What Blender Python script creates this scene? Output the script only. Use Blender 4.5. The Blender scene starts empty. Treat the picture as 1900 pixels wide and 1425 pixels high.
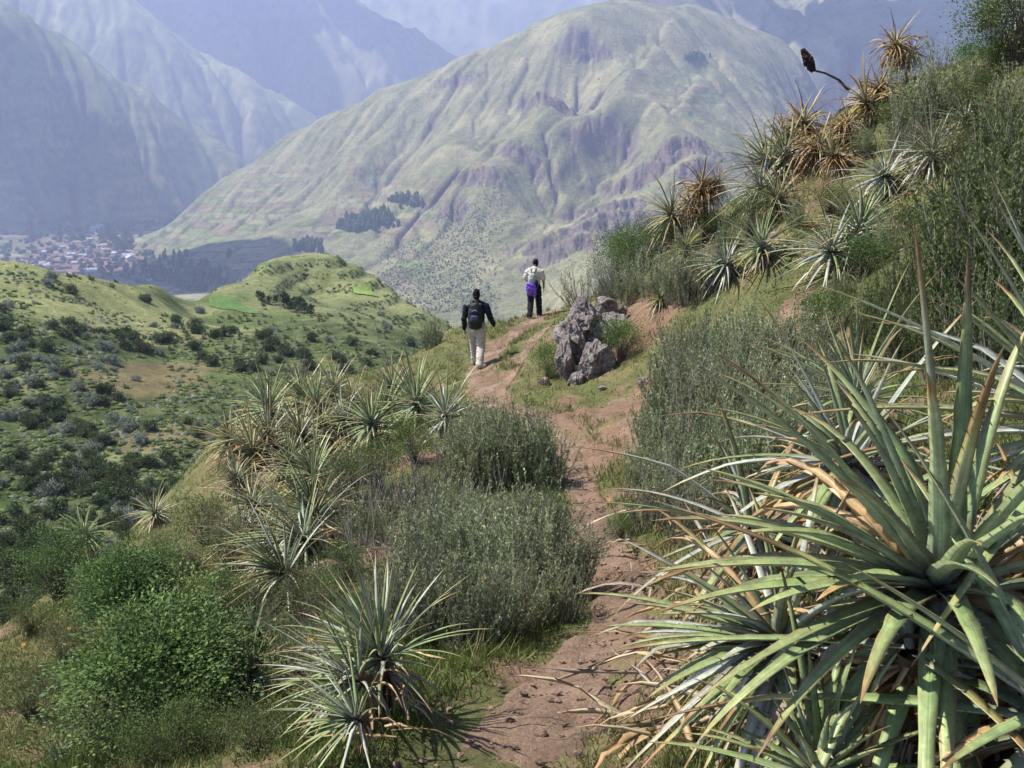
import bpy, bmesh, math, random
import numpy as np
from mathutils import Vector, Matrix

random.seed(7)
rng = np.random.default_rng(7)
R = math.radians
scene = bpy.context.scene
col = scene.collection

# ------------------------------------------------------------------ camera
PITCH = R(13.0)
FPX = 1865.0
cam_d = bpy.data.cameras.new('camera')
cam_d.sensor_width = 36.0
cam_d.lens = 36.0 * FPX / 1900.0
cam_d.clip_start = 0.05
cam_d.clip_end = 60000.0
cam = bpy.data.objects.new('camera', cam_d)
col.objects.link(cam)
cam.location = (0, 0, 0)
cam.rotation_euler = (R(90) - PITCH, 0, 0)
scene.camera = cam

# ------------------------------------------------------------------ sky and sun
SUN_EL = R(56.0)
SUN_AZ = R(-80.0)          # clockwise from +Y: minus = to the left
SUN_DIR = np.array([math.sin(SUN_AZ) * math.cos(SUN_EL), math.cos(SUN_AZ) * math.cos(SUN_EL), math.sin(SUN_EL)])
world = bpy.data.worlds.new('World')
scene.world = world
world.use_nodes = True
wn = world.node_tree
sky = wn.nodes.new('ShaderNodeTexSky')
sky.sky_type = 'NISHITA'
sky.sun_disc = False
sky.sun_elevation = SUN_EL
sky.sun_rotation = SUN_AZ
sky.altitude = 3200.0
sky.air_density = 1.0
sky.dust_density = 0.6
bg = wn.nodes['Background']
bg.inputs['Strength'].default_value = 0.085
wn.links.new(sky.outputs['Color'], bg.inputs['Color'])
sun_d = bpy.data.lights.new('sun', 'SUN')
sun_d.energy = 5.0
sun_d.angle = R(0.6)
sun_d.color = (1.0, 0.95, 0.86)
sun = bpy.data.objects.new('sun', sun_d)
col.objects.link(sun)
sun.rotation_euler = Vector(SUN_DIR).to_track_quat('Z', 'Y').to_euler()
vs = scene.view_settings
vs.view_transform = 'Standard'
vs.look = 'None'
vs.exposure = 0.95
vs.gamma = 1.0
vs.use_curve_mapping = False
scene.cycles.use_denoising = True
scene.cycles.max_bounces = 6
scene.cycles.diffuse_bounces = 3
scene.cycles.transparent_max_bounces = 4
scene.cycles.volume_bounces = 2
scene.cycles.volume_step_rate = 8.0

# ------------------------------------------------------------------ maths helpers
CP, SP = math.cos(PITCH), math.sin(PITCH)

def slope_of(px, py):
    u = (px - 950.0) / FPX
    v = (712.5 - py) / FPX
    den = CP + v * SP
    return u / den, (-SP + v * CP) / den        # x/Y, z/Y

def at(px, py, Y):
    a, s = slope_of(px, py)
    return np.array([a * Y, Y, s * Y])

def _grad(ix, iy, seed):
    h = (ix.astype(np.int64) * 374761393 + iy.astype(np.int64) * 668265263 + seed * 1274126177) & 0xffffffff
    h = ((h ^ (h >> 13)) * 1103515245) & 0xffffffff
    h = ((h ^ (h >> 16)) * 2246822519) & 0xffffffff
    h = h ^ (h >> 15)
    ang = (h & 0xffff) / 65536.0 * 2 * math.pi
    return np.cos(ang), np.sin(ang)

def perlin(x, y, seed=0):
    x = np.asarray(x, float); y = np.asarray(y, float)
    ix = np.floor(x); iy = np.floor(y)
    fx = x - ix; fy = y - iy
    u = fx * fx * fx * (fx * (fx * 6 - 15) + 10)
    v = fy * fy * fy * (fy * (fy * 6 - 15) + 10)
    def d(ox, oy):
        gx, gy = _grad(ix + ox, iy + oy, seed)
        return gx * (fx - ox) + gy * (fy - oy)
    a = d(0, 0); b = d(1, 0); c = d(0, 1); e = d(1, 1)
    return ((a + (b - a) * u) + ((c + (e - c) * u) - (a + (b - a) * u)) * v) * 1.5

def fbm(x, y, octv=4, gain=0.5, seed=0):
    s = 0.0; amp = 1.0; f = 1.0
    for k in range(octv):
        s = s + amp * perlin(x * f + 17.3 * k, y * f - 9.1 * k, seed + k)
        amp *= gain; f *= 2.03
    return s

def ridged(x, y, octv=4, gain=0.5, seed=0):
    s = 0.0; amp = 1.0; f = 1.0
    for k in range(octv):
        s = s + amp * (1 - 2 * np.abs(perlin(x * f + 5.7 * k, y * f + 3.3 * k, seed + k)))
        amp *= gain; f *= 2.1
    return s

def sstep(e0, e1, x):
    t = np.clip((x - e0) / (e1 - e0), 0, 1)
    return t * t * (3 - 2 * t)

class RBF:
    """smooth surface of slope z/Y over (x/Y, ln Y)"""
    def __init__(self, pts, ka=2.0, kl=1.0, eps=0.12, lam=1e-4):
        p = np.array(pts, float)
        self.ka, self.kl, self.eps = ka, kl, eps
        self.P = np.stack([p[:, 0] / p[:, 1] * ka, np.log(p[:, 1]) * kl], 1)
        val = p[:, 2] / p[:, 1]
        n = len(p)
        A = np.zeros((n + 3, n + 3))
        r = np.sqrt(((self.P[:, None] - self.P[None]) ** 2).sum(2) + eps * eps)
        A[:n, :n] = -r
        A[:n, :n] += np.eye(n) * lam
        A[:n, n] = 1; A[:n, n + 1:] = self.P
        A[n:, :n] = A[:n, n:].T
        b = np.concatenate([val, np.zeros(3)])
        w = np.linalg.solve(A, b)
        self.w = w[:n]; self.c = w[n:]
    def __call__(self, x, y):
        x = np.asarray(x, float); y = np.asarray(y, float)
        sh = np.broadcast(x, y).shape
        x = np.broadcast_to(x, sh).ravel(); y = np.broadcast_to(y, sh).ravel()
        q0 = x / y * self.ka; q1 = np.log(y) * self.kl
        out = self.c[0] + self.c[1] * q0 + self.c[2] * q1
        for i in range(len(self.w)):
            out = out - self.w[i] * np.sqrt((q0 - self.P[i, 0]) ** 2 + (q1 - self.P[i, 1]) ** 2 + self.eps ** 2)
        return (out * y).reshape(sh)

class Sheet:
    """a built height sheet (rows geometric in Y, columns even in x/Y): look-ups on the ground as built"""
    def __init__(self, A, Y, Z):
        self.a0, self.da, self.nc = A[0], A[1] - A[0], len(A)
        self.l0, self.dl, self.nr = math.log(Y[0]), math.log(Y[1] / Y[0]), len(Y)
        self.Y, self.Z = Y, Z
    def z(self, x, y):
        x = np.asarray(x, float); y = np.asarray(y, float)
        c = np.clip((x / y - self.a0) / self.da, 0, self.nc - 1.001); r_ = np.clip((np.log(y) - self.l0) / self.dl, 0, self.nr - 1.001)
        ci = c.astype(int); ri = r_.astype(int); c = c - ci; r_ = r_ - ri
        Z = self.Z
        return (Z[ri, ci] * (1 - c) + Z[ri, ci + 1] * c) * (1 - r_) + (Z[ri + 1, ci] * (1 - c) + Z[ri + 1, ci + 1] * c) * r_
    def hits(self, px, py, y0=None, y1=None):
        a, s = slope_of(np.atleast_1d(np.asarray(px, float)), np.atleast_1d(np.asarray(py, float)))
        c = np.clip((a - self.a0) / self.da, 0, self.nc - 1.001); ci = c.astype(int); c = c - ci
        col_ = self.Z[:, ci] * (1 - c) + self.Z[:, ci + 1] * c - s[None] * self.Y[:, None]
        ok = col_ > 0
        if y0: ok[self.Y < y0] = False
        if y1: ok[self.Y > y1] = False
        k = np.maximum(ok.argmax(0), 1); good = ok.any(0)
        i = np.arange(len(k)); d0 = -col_[k - 1, i]; d1 = col_[k, i]
        t = np.clip(d0 / (d0 + d1 + 1e-12), 0, 1)
        y = self.Y[k - 1] + (self.Y[k] - self.Y[k - 1]) * t
        return np.stack([a * y, y, self.z(a * y, y)], 1), good
    def hit(self, px, py, y0=None, y1=None):
        p, g = self.hits(px, py, y0, y1)
        return p[0] if g[0] else None

def erode(X, Y, Z, iters=14, K=0.03, m=0.45, diff=0.08, step=2):
    """running water cut into a height sheet: streams follow the steepest neighbour and incise with catchment"""
    x = X[::step, ::step]; y = Y[::step, ::step]; h = Z[::step, ::step].copy(); h0 = h.copy()
    nr_, nc_ = h.shape; n = nr_ * nc_
    idx = np.arange(n).reshape(nr_, nc_)
    area = np.abs(np.gradient(x, axis=1) * np.gradient(y, axis=0)).ravel()
    sh = [(-1, -1), (-1, 0), (-1, 1), (0, -1), (0, 1), (1, -1), (1, 0), (1, 1)]
    for it in range(iters):
        best = np.zeros((nr_, nc_)); rec = idx.copy(); dist = np.ones((nr_, nc_))
        for dr, dc in sh:
            r0, r1 = max(0, -dr), nr_ - max(0, dr); c0, c1 = max(0, -dc), nc_ - max(0, dc)
            a = (slice(r0, r1), slice(c0, c1)); b = (slice(r0 + dr, r1 + dr), slice(c0 + dc, c1 + dc))
            d = np.hypot(x[a] - x[b], y[a] - y[b])
            g = (h[a] - h[b]) / d
            u = g > best[a]
            best[a] = np.where(u, g, best[a]); rec[a] = np.where(u, idx[b], rec[a]); dist[a] = np.where(u, d, dist[a])
        order = np.argsort(-h.ravel()).tolist(); rl = rec.ravel().tolist(); acc = area.tolist()
        for i in order:
            j = rl[i]
            if j != i: acc[j] += acc[i]
        f = (K * np.array(acc) ** m / dist.ravel()).tolist()
        hl = h.ravel().tolist()
        for i in reversed(order):
            j = rl[i]
            if j != i and hl[i] > hl[j]: hl[i] = (hl[i] + f[i] * hl[j]) / (1 + f[i])
        h = np.array(hl).reshape(nr_, nc_)
        q = h.copy(); q[1:-1, 1:-1] += diff * (h[:-2, 1:-1] + h[2:, 1:-1] + h[1:-1, :-2] + h[1:-1, 2:] - 4 * h[1:-1, 1:-1]); h = q
    d = h - h0
    ri = np.clip(np.arange(Z.shape[0]) / step, 0, nr_ - 1.001); ci = np.clip(np.arange(Z.shape[1]) / step, 0, nc_ - 1.001)
    r0 = ri.astype(int); c0 = ci.astype(int); fr = (ri - r0)[:, None]; fc = (ci - c0)[None]
    dd = (d[r0][:, c0] * (1 - fc) + d[r0][:, c0 + 1] * fc) * (1 - fr) + (d[r0 + 1][:, c0] * (1 - fc) + d[r0 + 1][:, c0 + 1] * fc) * fr
    return Z + dd, dd

# ------------------------------------------------------------------ mesh helpers
def mesh(name, V, F, C=None, smooth=True, uv=None):
    """V (n,3), F list of (m,k) index arrays, C (n,3) linear colours"""
    V = np.asarray(V, np.float32)
    if not isinstance(F, (list, tuple)):
        F = [F]
    F = [np.asarray(f, np.int32) for f in F if len(f)]
    me = bpy.data.meshes.new(name)
    me.vertices.add(len(V))
    me.vertices.foreach_set('co', V.ravel())
    tot = np.concatenate([np.full(len(f), f.shape[1], np.int32) for f in F])
    li = np.concatenate([f.ravel() for f in F])
    st = np.concatenate([[0], np.cumsum(tot)[:-1]]).astype(np.int32)
    me.loops.add(len(li))
    me.loops.foreach_set('vertex_index', li)
    me.polygons.add(len(tot))
    me.polygons.foreach_set('loop_start', st)
    me.polygons.foreach_set('loop_total', tot)
    me.polygons.foreach_set('use_smooth', np.full(len(tot), smooth, bool))
    if C is not None:
        C = np.asarray(C, np.float32)
        at_ = me.color_attributes.new('Col', 'FLOAT_COLOR', 'POINT')
        c4 = np.ones((len(V), 4), np.float32); c4[:, :3] = C
        at_.data.foreach_set('color', c4.ravel())
    if uv is not None:
        me.attributes.new('luv', 'FLOAT_VECTOR', 'POINT').data.foreach_set('vector', np.asarray(uv, np.float32).ravel())
    me.update(calc_edges=True)
    return me

def obj(name, me, mat=None, parent=None, loc=None):
    o = bpy.data.objects.new(name, me)
    col.objects.link(o)
    if mat is not None and me is not None and len(me.materials) == 0:
        me.materials.append(mat)
    if parent is not None:
        o.parent = parent
    if loc is not None:
        o.location = loc
    return o

def tag(o, label=None, cat=None, group=None, kind=None):
    if label: o['label'] = label
    if cat: o['category'] = cat
    if group: o['group'] = group
    if kind: o['kind'] = kind
    return o

def grid_faces(nr, nc):
    i = np.arange(nr - 1)[:, None] * nc + np.arange(nc - 1)[None]
    i = i.ravel()
    return np.stack([i, i + 1, i + nc + 1, i + nc], 1)

class Acc:
    """collects verts/faces/colours into one mesh"""
    def __init__(self):
        self.V = []; self.F = {}; self.C = []; self.n = 0
    def add(self, V, F, C):
        V = np.asarray(V, float)
        C = np.broadcast_to(np.asarray(C, float), V.shape)
        for f in (F if isinstance(F, (list, tuple)) else [F]):
            f = np.asarray(f)
            self.F.setdefault(f.shape[1], []).append(f + self.n)
        self.V.append(V); self.C.append(C); self.n += len(V)
    def mesh(self, name, smooth=True):
        return mesh(name, np.concatenate(self.V), [np.concatenate(f) for f in self.F.values()], np.concatenate(self.C), smooth)

# ------------------------------------------------------------------ materials
def mat_col(name, rough=0.8, spec=0.2, noise=((8.0, 0.25),), bump=0.0, bscale=40.0, bdist=0.02, trans=0.0, rand=0.0, hue=0.0):
    """colour attribute, broken up by noise, optional bump, translucency and per-object variation"""
    m = bpy.data.materials.new(name)
    m.use_nodes = True
    nt = m.node_tree; N = nt.nodes; Lk = nt.links
    b = N['Principled BSDF']
    b.inputs['Roughness'].default_value = rough
    b.inputs['Specular IOR Level'].default_value = spec
    a = N.new('ShaderNodeVertexColor'); a.layer_name = 'Col'
    c = a.outputs['Color']
    tc = N.new('ShaderNodeTexCoord')
    for sc, amt in noise:
        nz = N.new('ShaderNodeTexNoise'); nz.inputs['Scale'].default_value = sc; nz.inputs['Detail'].default_value = 5.0
        nz.inputs['Roughness'].default_value = 0.62
        Lk.new(tc.outputs['Object'], nz.inputs['Vector'])
        mr = N.new('ShaderNodeMapRange')
        mr.inputs['From Min'].default_value = 0.3; mr.inputs['From Max'].default_value = 0.7
        mr.inputs['To Min'].default_value = 1 - amt; mr.inputs['To Max'].default_value = 1 + amt
        Lk.new(nz.outputs['Fac'], mr.inputs['Value'])
        mx = N.new('ShaderNodeMix'); mx.data_type = 'RGBA'; mx.blend_type = 'MULTIPLY'; mx.inputs[0].default_value = 1.0
        Lk.new(c, mx.inputs[6]); Lk.new(mr.outputs['Result'], mx.inputs[7])
        c = mx.outputs[2]
    if rand > 0:
        oi = N.new('ShaderNodeObjectInfo')
        hs = N.new('ShaderNodeHueSaturation')
        mr = N.new('ShaderNodeMapRange'); mr.inputs['To Min'].default_value = 1 - rand; mr.inputs['To Max'].default_value = 1 + rand
        Lk.new(oi.outputs['Random'], mr.inputs['Value']); Lk.new(mr.outputs['Result'], hs.inputs['Value'])
        m2 = N.new('ShaderNodeMath'); m2.operation = 'MULTIPLY'; m2.inputs[1].default_value = 7.13
        m3 = N.new('ShaderNodeMath'); m3.operation = 'FRACT'
        Lk.new(oi.outputs['Random'], m2.inputs[0]); Lk.new(m2.outputs[0], m3.inputs[0])
        mh = N.new('ShaderNodeMapRange'); mh.inputs['To Min'].default_value = 0.5 - hue; mh.inputs['To Max'].default_value = 0.5 + hue
        Lk.new(m3.outputs[0], mh.inputs['Value']); Lk.new(mh.outputs['Result'], hs.inputs['Hue'])
        Lk.new(c, hs.inputs['Color']); c = hs.outputs['Color']
    Lk.new(c, b.inputs['Base Color'])
    if bump > 0:
        nz = N.new('ShaderNodeTexNoise'); nz.inputs['Scale'].default_value = bscale; nz.inputs['Detail'].default_value = 6.0
        nz.inputs['Roughness'].default_value = 0.7
        Lk.new(tc.outputs['Object'], nz.inputs['Vector'])
        bp = N.new('ShaderNodeBump'); bp.inputs['Strength'].default_value = bump; bp.inputs['Distance'].default_value = bdist
        Lk.new(nz.outputs['Fac'], bp.inputs['Height']); Lk.new(bp.outputs['Normal'], b.inputs['Normal'])
    if trans > 0:
        t = N.new('ShaderNodeBsdfTranslucent'); Lk.new(c, t.inputs['Color'])
        ms = N.new('ShaderNodeMixShader'); ms.inputs[0].default_value = trans
        Lk.new(b.outputs[0], ms.inputs[1]); Lk.new(t.outputs[0], ms.inputs[2])
        Lk.new(ms.outputs[0], N['Material Output'].inputs['Surface'])
    return m

def L3(*c):
    return np.array(c, float)

def mixc(c0, c1, t):
    t = np.asarray(t)[..., None]
    return c0 * (1 - t) + c1 * t
# ================================================================== THE SETTING
# ------------------------------------------------------------------ near hillside
near_px = [
 # path
 (880,1425,3.2),(1050,1250,4.2),(1150,1150,5.0),(1100,1000,7.0),(1080,920,8.8),(1050,850,11),(960,760,15),(890,690,20.5),(960,615,26),(1050,570,31),(992,590,28.6),
 (930,605,27),
 # left of the path, falling away
 (600,1425,3.15),(300,1425,3.7),(0,1425,4.8),(-500,1425,6.5),(700,1260,4.3),(450,1200,6.3),(250,1260,6.6),(0,1250,8.0),(100,1110,11),(250,1010,13),(600,1100,7.0),
 (600,950,10),(750,1000,8.2),(400,930,14),(820,840,12.3),(440,790,19),(520,850,15.5),(600,720,21),(700,690,23),(700,800,16.5),(860,610,27),(-500,1250,11),
 (780,740,19),(800,690,22),
 # right of the path, rising
 (1200,1050,5.9),(1150,760,14),(1200,700,16),(1090,700,17.5),(1000,680,19),(1130,590,20),(1300,850,9),(1400,700,12),(1450,600,14.3),(1500,480,16),(1600,350,17.5),(1700,230,18),
 (1800,130,18.5),(1900,60,18),(2100,-50,18),(1200,500,22),(1120,545,24),(1300,430,21),(1400,360,20.5),(1500,260,20),(1650,160,20.5),
 (1750,600,9),(1900,480,9.5),(1900,300,13),(1700,450,14),(2300,300,8),
 (1900,1425,1.9),(1500,1425,2.55),(1900,1000,3.0),(1600,900,4.5),(1400,1100,4.4),(1600,750,6.5),(2300,1200,2.0),(2400,700,4.0),(1250,600,17),
]
near_pts = [at(*p) for p in near_px]
near_pts += [np.array(p, float) for p in [
 (0,.6,-1.72),(-.8,.6,-1.95),(.9,.6,-1.2),(0,1.6,-1.86),(-1.2,1.6,-2.25),(1.2,1.4,-1.15),
 # beyond the brow
 (-9,14,-8.5),(-12,22,-13),(-8,27,-11),(-5,32,-10),(-2.5,36,-9.5),(1,40,-9),(6,36,-8),(10,34,-6),(12,30,-2.5),(16,30,-1),(-18,14,-13),(-6,45,-22),(2,55,-24),(14,50,-14),
 (-14,32,-20),(-22,26,-24),(-30,40,-40),(-10,60,-40),(25,45,-8),(10,60,-28)]]
near_rbf = RBF(near_pts, ka=1.5, kl=1.0, eps=0.10, lam=2e-4)

path_px = [(800,1470,2.9),(885,1425,3.2),(965,1340,3.6),(1060,1240,4.25),(1150,1150,5.0),(1155,1080,5.8),(1105,1000,7.0),(1085,920,8.8),(1058,855,10.9),(985,775,14.2),(912,725,17.5),(888,688,20.8),(920,645,23.6),(965,612,26.3),(1000,590,28.8),(1050,572,31)]
fork_px = [(985,775,14.2),(1060,735,15.4),(1130,735,14.9),(1190,690,16.2)]
side_px = [(1440,640,13.0),(1460,590,14.4),(1480,540,15.1),(1510,500,15.6)]
spur_px = [(912,735,17.0),(960,680,20.0),(990,640,22.0),(1030,600,26)]

def polyl(pp):
    p = np.array([at(*q)[:2] for q in pp])
    d = np.concatenate([[0], np.cumsum(np.linalg.norm(np.diff(p, axis=0), axis=1))])
    n = max(8, int(d[-1] / 0.12))
    t = np.linspace(0, d[-1], n)
    x = np.interp(t, d, p[:, 0]); y = np.interp(t, d, p[:, 1])
    for _ in range(6):
        x[1:-1] = (x[:-2] + 2 * x[1:-1] + x[2:]) / 4; y[1:-1] = (y[:-2] + 2 * y[1:-1] + y[2:]) / 4
    return np.stack([x, y], 1)
def pwidth(P, yy, ww):
    return np.interp(P[:, 1], yy, ww)
_pp = [polyl(path_px), polyl(fork_px), polyl(side_px), polyl(spur_px)]
PATHS = [(_pp[0], pwidth(_pp[0], [3, 4.3, 5.5, 8, 11, 14, 18, 22, 30], [.30, .22, .14, .13, .17, .25, .32, .28, .28])), (_pp[1], _pp[1][:, 1] * 0 + 0.24), (_pp[2], _pp[2][:, 1] * 0 + 0.2), (_pp[3], _pp[3][:, 1] * 0 + 0.13)]

def path_dist(x, y):
    """distance outside the trodden width; negative on the trail"""
    x = np.asarray(x, float); y = np.asarray(y, float)
    best = np.full(x.shape, 99.0)
    for P, w in PATHS:
        Q = P[::2]; wq = w[::2]
        for k in range(len(Q) - 1):
            ab = Q[k + 1] - Q[k]
            t = np.clip(((x - Q[k, 0]) * ab[0] + (y - Q[k, 1]) * ab[1]) / (ab @ ab + 1e-9), 0, 1)
            d = np.hypot(x - Q[k, 0] - t * ab[0], y - Q[k, 1] - t * ab[1]) - wq[k]
            best = np.minimum(best, d)
    return best

def near_z(x, y, pd=None):
    x = np.asarray(x, float); y = np.asarray(y, float)
    z = near_rbf(x, y)
    if pd is None:
        pd = path_dist(x, y)
    off = sstep(-0.1, 0.7, pd)
    z = z + off * (0.16 * fbm(x * 0.55, y * 0.55, 3, 0.5, 11) + 0.05 * fbm(x * 2.2, y * 2.2, 3, 0.55, 12)) * sstep(1.5, 6, y)
    z = z + 0.018 * fbm(x * 5, y * 5, 3, 0.5, 14) - 0.06 * (1 - sstep(-0.15, 0.25, pd))
    return z

M_near = mat_col('soil_and_turf', 0.95, 0.1, ((3.0, 0.25), (22.0, 0.35), (110.0, 0.3)), 0.9, 60.0, 0.03)
M_path = mat_col('trodden_earth', 0.95, 0.1, ((1.6, 0.22), (11.0, 0.2), (45.0, 0.25), (170.0, 0.3)), 1.0, 38.0, 0.04)
nr, nc = 440, 400
Yg = np.geomspace(0.5, 62.0, nr)[:, None]
Ag = np.linspace(-1.25, 1.25, nc)[None, :]
X = (Ag * Yg); Y = np.broadcast_to(Yg, X.shape)
PD = path_dist(X, Y)
Z = near_z(X, Y, PD)
NEAR = Sheet(Ag[0], Yg[:, 0], Z)
hit_near = lambda px, py: NEAR.hit(px, py, 1.2, 42.0)
soil = L3(0.225, 0.145, 0.10); turf = L3(0.115, 0.122, 0.048); dry = L3(0.20, 0.175, 0.080)
n1 = fbm(X * 0.5, Y * 0.5, 4, 0.55, 31); n2 = fbm(X * 1.7, Y * 1.7, 4, 0.6, 32)
C = mixc(turf, dry, 0.8 * sstep(-0.15, 0.8, n1 + 0.3 * n2))
bare = sstep(0.45, 0.72, 0.5 * n1 + 0.6 * n2 + 0.45 * np.exp(-np.maximum(PD, 0) / 0.25) - 0.12 * sstep(3, 6, X))
# open earth by the outcrop bank, the slide left of the trail and the foot of the right bank
for (bx, by, bY, br) in [(1180,640,18.5,1.3),(1130,760,13.8,1.5),(1070,760,14.2,1.1),(1100,830,11.3,.9),(820,840,12.2,.6),(640,1060,8,.5),(1190,620,19,.9),(1060,880,10,.5)]:
    p = at(bx, by, bY)
    bare = np.maximum(bare, sstep(0.1, 0.7, np.exp(-((X - p[0]) ** 2 + (Y - p[1]) ** 2) / br ** 2) + 0.35 * n2))
bare = np.clip(bare, 0, 1)
BARE = Sheet(Ag[0], Yg[:, 0], bare)
C = mixc(C, soil, bare)
V = np.stack([X.ravel(), Y.ravel(), Z.ravel()], 1)
hillside = obj('hillside', mesh('hillside', V, grid_faces(nr, nc), C.reshape(-1, 3)), M_near)
tag(hillside, 'steep grassy near hillside the trail crosses', kind='structure')

# the trail: a sheet of trodden earth whose ragged edges dive under the turf
for k, (P, w) in enumerate(PATHS):
    T = np.gradient(P, axis=0); T /= np.linalg.norm(T, axis=1)[:, None]
    Nn = np.stack([-T[:, 1], T[:, 0]], 1)
    m = 26
    s = np.linspace(-1, 1, m)
    ww = w * (1.3 + 0.3 * fbm(np.arange(len(P)) * 0.05, np.zeros(len(P)), 3, 0.5, 60 + k))
    G = P[:, None, :] + Nn[:, None, :] * (s[None, :, None] * ww[:, None, None])
    gx, gy = G[..., 0], G[..., 1]
    gz = NEAR.z(gx, gy)
    edge = 1 - np.abs(s)[None, :] ** 2
    rag = fbm(gx * 2.6, gy * 2.6, 4, 0.6, 70 + k) * 0.075
    endf = np.minimum(1, np.minimum(np.arange(len(P)), np.arange(len(P))[::-1]) / 6.0)[:, None]
    gz = gz + (-0.06 + 0.085 * np.minimum(edge * 1.8, 1) + rag * (1 - 0.6 * edge)) * endf - 0.06 * (1 - endf) + 0.012 * fbm(gx * 6, gy * 6, 4, 0.6, 75) - 0.014 * sstep(0.25, 0.7, fbm(gx * 3.3, gy * 2.6, 2, 0.5, 76))
    cc = mixc(L3(0.29, 0.20, 0.14), L3(0.20, 0.135, 0.092), sstep(-0.5, 0.5, fbm(gx * 1.3, gy * 1.3, 4, 0.6, 80)))
    po = obj('path', mesh('path', np.stack([gx.ravel(), gy.ravel(), gz.ravel()], 1), grid_faces(len(P), m), cc.reshape(-1, 3)), M_path)
    tag(po, ['reddish dirt footpath winding along the hillside', 'dirt branch of the footpath below the rock outcrop', 'short bare dirt track high on the right slope', 'faint worn track beside the footpath under the rocks'][k], kind='structure')

# ------------------------------------------------------------------ the green bowl below and its terraced knoll
bowl_px = [
 (-300,470,180),(0,492,200),(150,506,215),(300,534,244),(400,537,272),(250,528,228),(-300,560,150),(0,570,165),(100,565,175),(60,620,145),(200,570,190),(-300,700,110),
 (380,566,250),(440,570,250),(320,560,240),(425,545,288),(460,515,305),(500,488,318),(560,467,330),(620,474,333),(680,502,330),(740,545,320),(800,592,305),(830,608,298),(740,595,275),(560,530,300),(650,545,295),(700,597,240),(600,572,258),(520,580,245),
 (300,650,165),(500,640,175),(700,640,190),(800,625,230),(150,700,132),(300,750,125),(200,850,102),(350,800,112),(450,700,150),(600,680,160),(0,700,130),(0,850,100),
 (230,935,90),(285,880,98),(0,1000,80),(110,950,86),(150,1010,78),(0,1150,66),(100,1100,70),(350,880,100),(400,840,108),(-300,900,85),(-300,1150,60),(600,800,125),(500,900,100),(850,700,180),
 (950,640,250),(1100,650,260)]
bowl_pts = [at(*p) for p in bowl_px]
for (px, py, Y0) in [(-300,470,180),(0,492,200),(150,506,215),(300,534,244),(400,537,272),(440,535,295),(500,488,318),(560,467,330),(620,474,333),(680,502,330),(740,545,320),(800,592,305),(830,608,298),(950,640,250),(1100,650,260)]:
    p = at(px, py, Y0)
    f = 1.16 if py > 500 and px < 450 else 1.28
    q = p * f; q[2] = p[2] - (f - 1) * Y0 * 0.75
    bowl_pts.append(q)
    q = p * 1.9; q[2] = p[2] - 0.9 * Y0 * 0.6
    bowl_pts.append(q)
bowl_rbf = RBF(bowl_pts, ka=2.0, kl=1.0, eps=0.05, lam=1e-5)
KN = at(580, 480, 330)

def bowl_z(x, y):
    z = bowl_rbf(x, y)
    z = z + 1.3 * fbm(x / 38, y / 38, 4, 0.5, 91) + 0.25 * fbm(x / 6, y / 6, 3, 0.5, 92)
    # terraces on the knoll and on the left spur
    k = np.exp(-(((x - KN[0]) / 52) ** 2 + ((y - KN[1]) / 60) ** 2) ** 1.5)
    zz = z + 0.5 * fbm(x / 25, y / 25, 3, 0.5, 93)
    st = 3.0
    t = zz / st; fl = np.floor(t); fr = t - fl
    return z + k * ((fl + sstep(0.62, 0.98, fr)) * st - zz) * 0.85

M_bowl = mat_col('bowl_turf', 0.95, 0.1, ((0.12, 0.2), (0.7, 0.3), (3.5, 0.3)), 0.8, 2.0, 0.5)
nr, nc = 350, 290
Yg = np.geomspace(42.0, 640.0, nr)[:, None]; Ag = np.linspace(-0.85, 0.3, nc)[None, :]
X = Ag * Yg; Y = np.broadcast_to(Yg, X.shape); Z = bowl_z(X, Y)
BOWL = Sheet(Ag[0], Yg[:, 0], Z)
hit_bowl = lambda px, py: BOWL.hit(px, py, 48.0, 420.0)
n1 = fbm(X / 22, Y / 22, 4, 0.55, 101); n2 = fbm(X / 5, Y / 5, 4, 0.6, 102)
lush = L3(0.095, 0.125, 0.04); pale = L3(0.19, 0.20, 0.09); brown = L3(0.19, 0.15, 0.075); deep = L3(0.05, 0.085, 0.022)
C = mixc(lush, pale, sstep(-0.4, 0.5, n1 + 0.3 * n2))
C = mixc(C, deep, sstep(0.15, 0.6, fbm(X / 14, Y / 14, 3, 0.5, 103) - 0.2 * n2) * 0.7)
def blob(px, py, Y0, rx, ry):
    p = at(px, py, Y0)
    return np.exp(-(((X - p[0]) / rx) ** 2 + ((Y - p[1]) / ry) ** 2) ** 1.5)
# the nearer, lower half of the bowl is closed dark scrub, the far half open pasture
low_ = np.maximum(sstep(205, 150, Y + 22 * n1), sstep(250, 215, Y + 20 * n1) * sstep(-62, -45, X)) * sstep(-0.55, -0.15, fbm(X / 18, Y / 18, 3, 0.5, 105))
C = mixc(C, mixc(L3(0.058, 0.082, 0.03), L3(0.11, 0.13, 0.05), sstep(-0.3, 0.5, n2)), low_ * 0.9)
mead = np.zeros_like(X)
for b in [(265,700,138,9,14),(330,680,152,6,8),(300,820,110,6,6),(240,600,180,18,14)]:
    mead = np.maximum(mead, blob(*b))
C = mixc(C, brown, np.clip(sstep(0.2, 0.8, mead + 0.25 * n2), 0, 1) * 0.85)
yel = np.zeros_like(X)
for b in [(110,575,180,26,22),(230,590,190,22,12),(60,520,195,30,12),(350,590,215,18,8),(760,590,300,30,16),(440,620,190,10,8)]:
    yel = np.maximum(yel, blob(*b))
C = mixc(C, L3(0.25, 0.265, 0.11), np.clip(sstep(0.2, 0.8, yel + 0.25 * n2), 0, 1) * 0.8)
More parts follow.
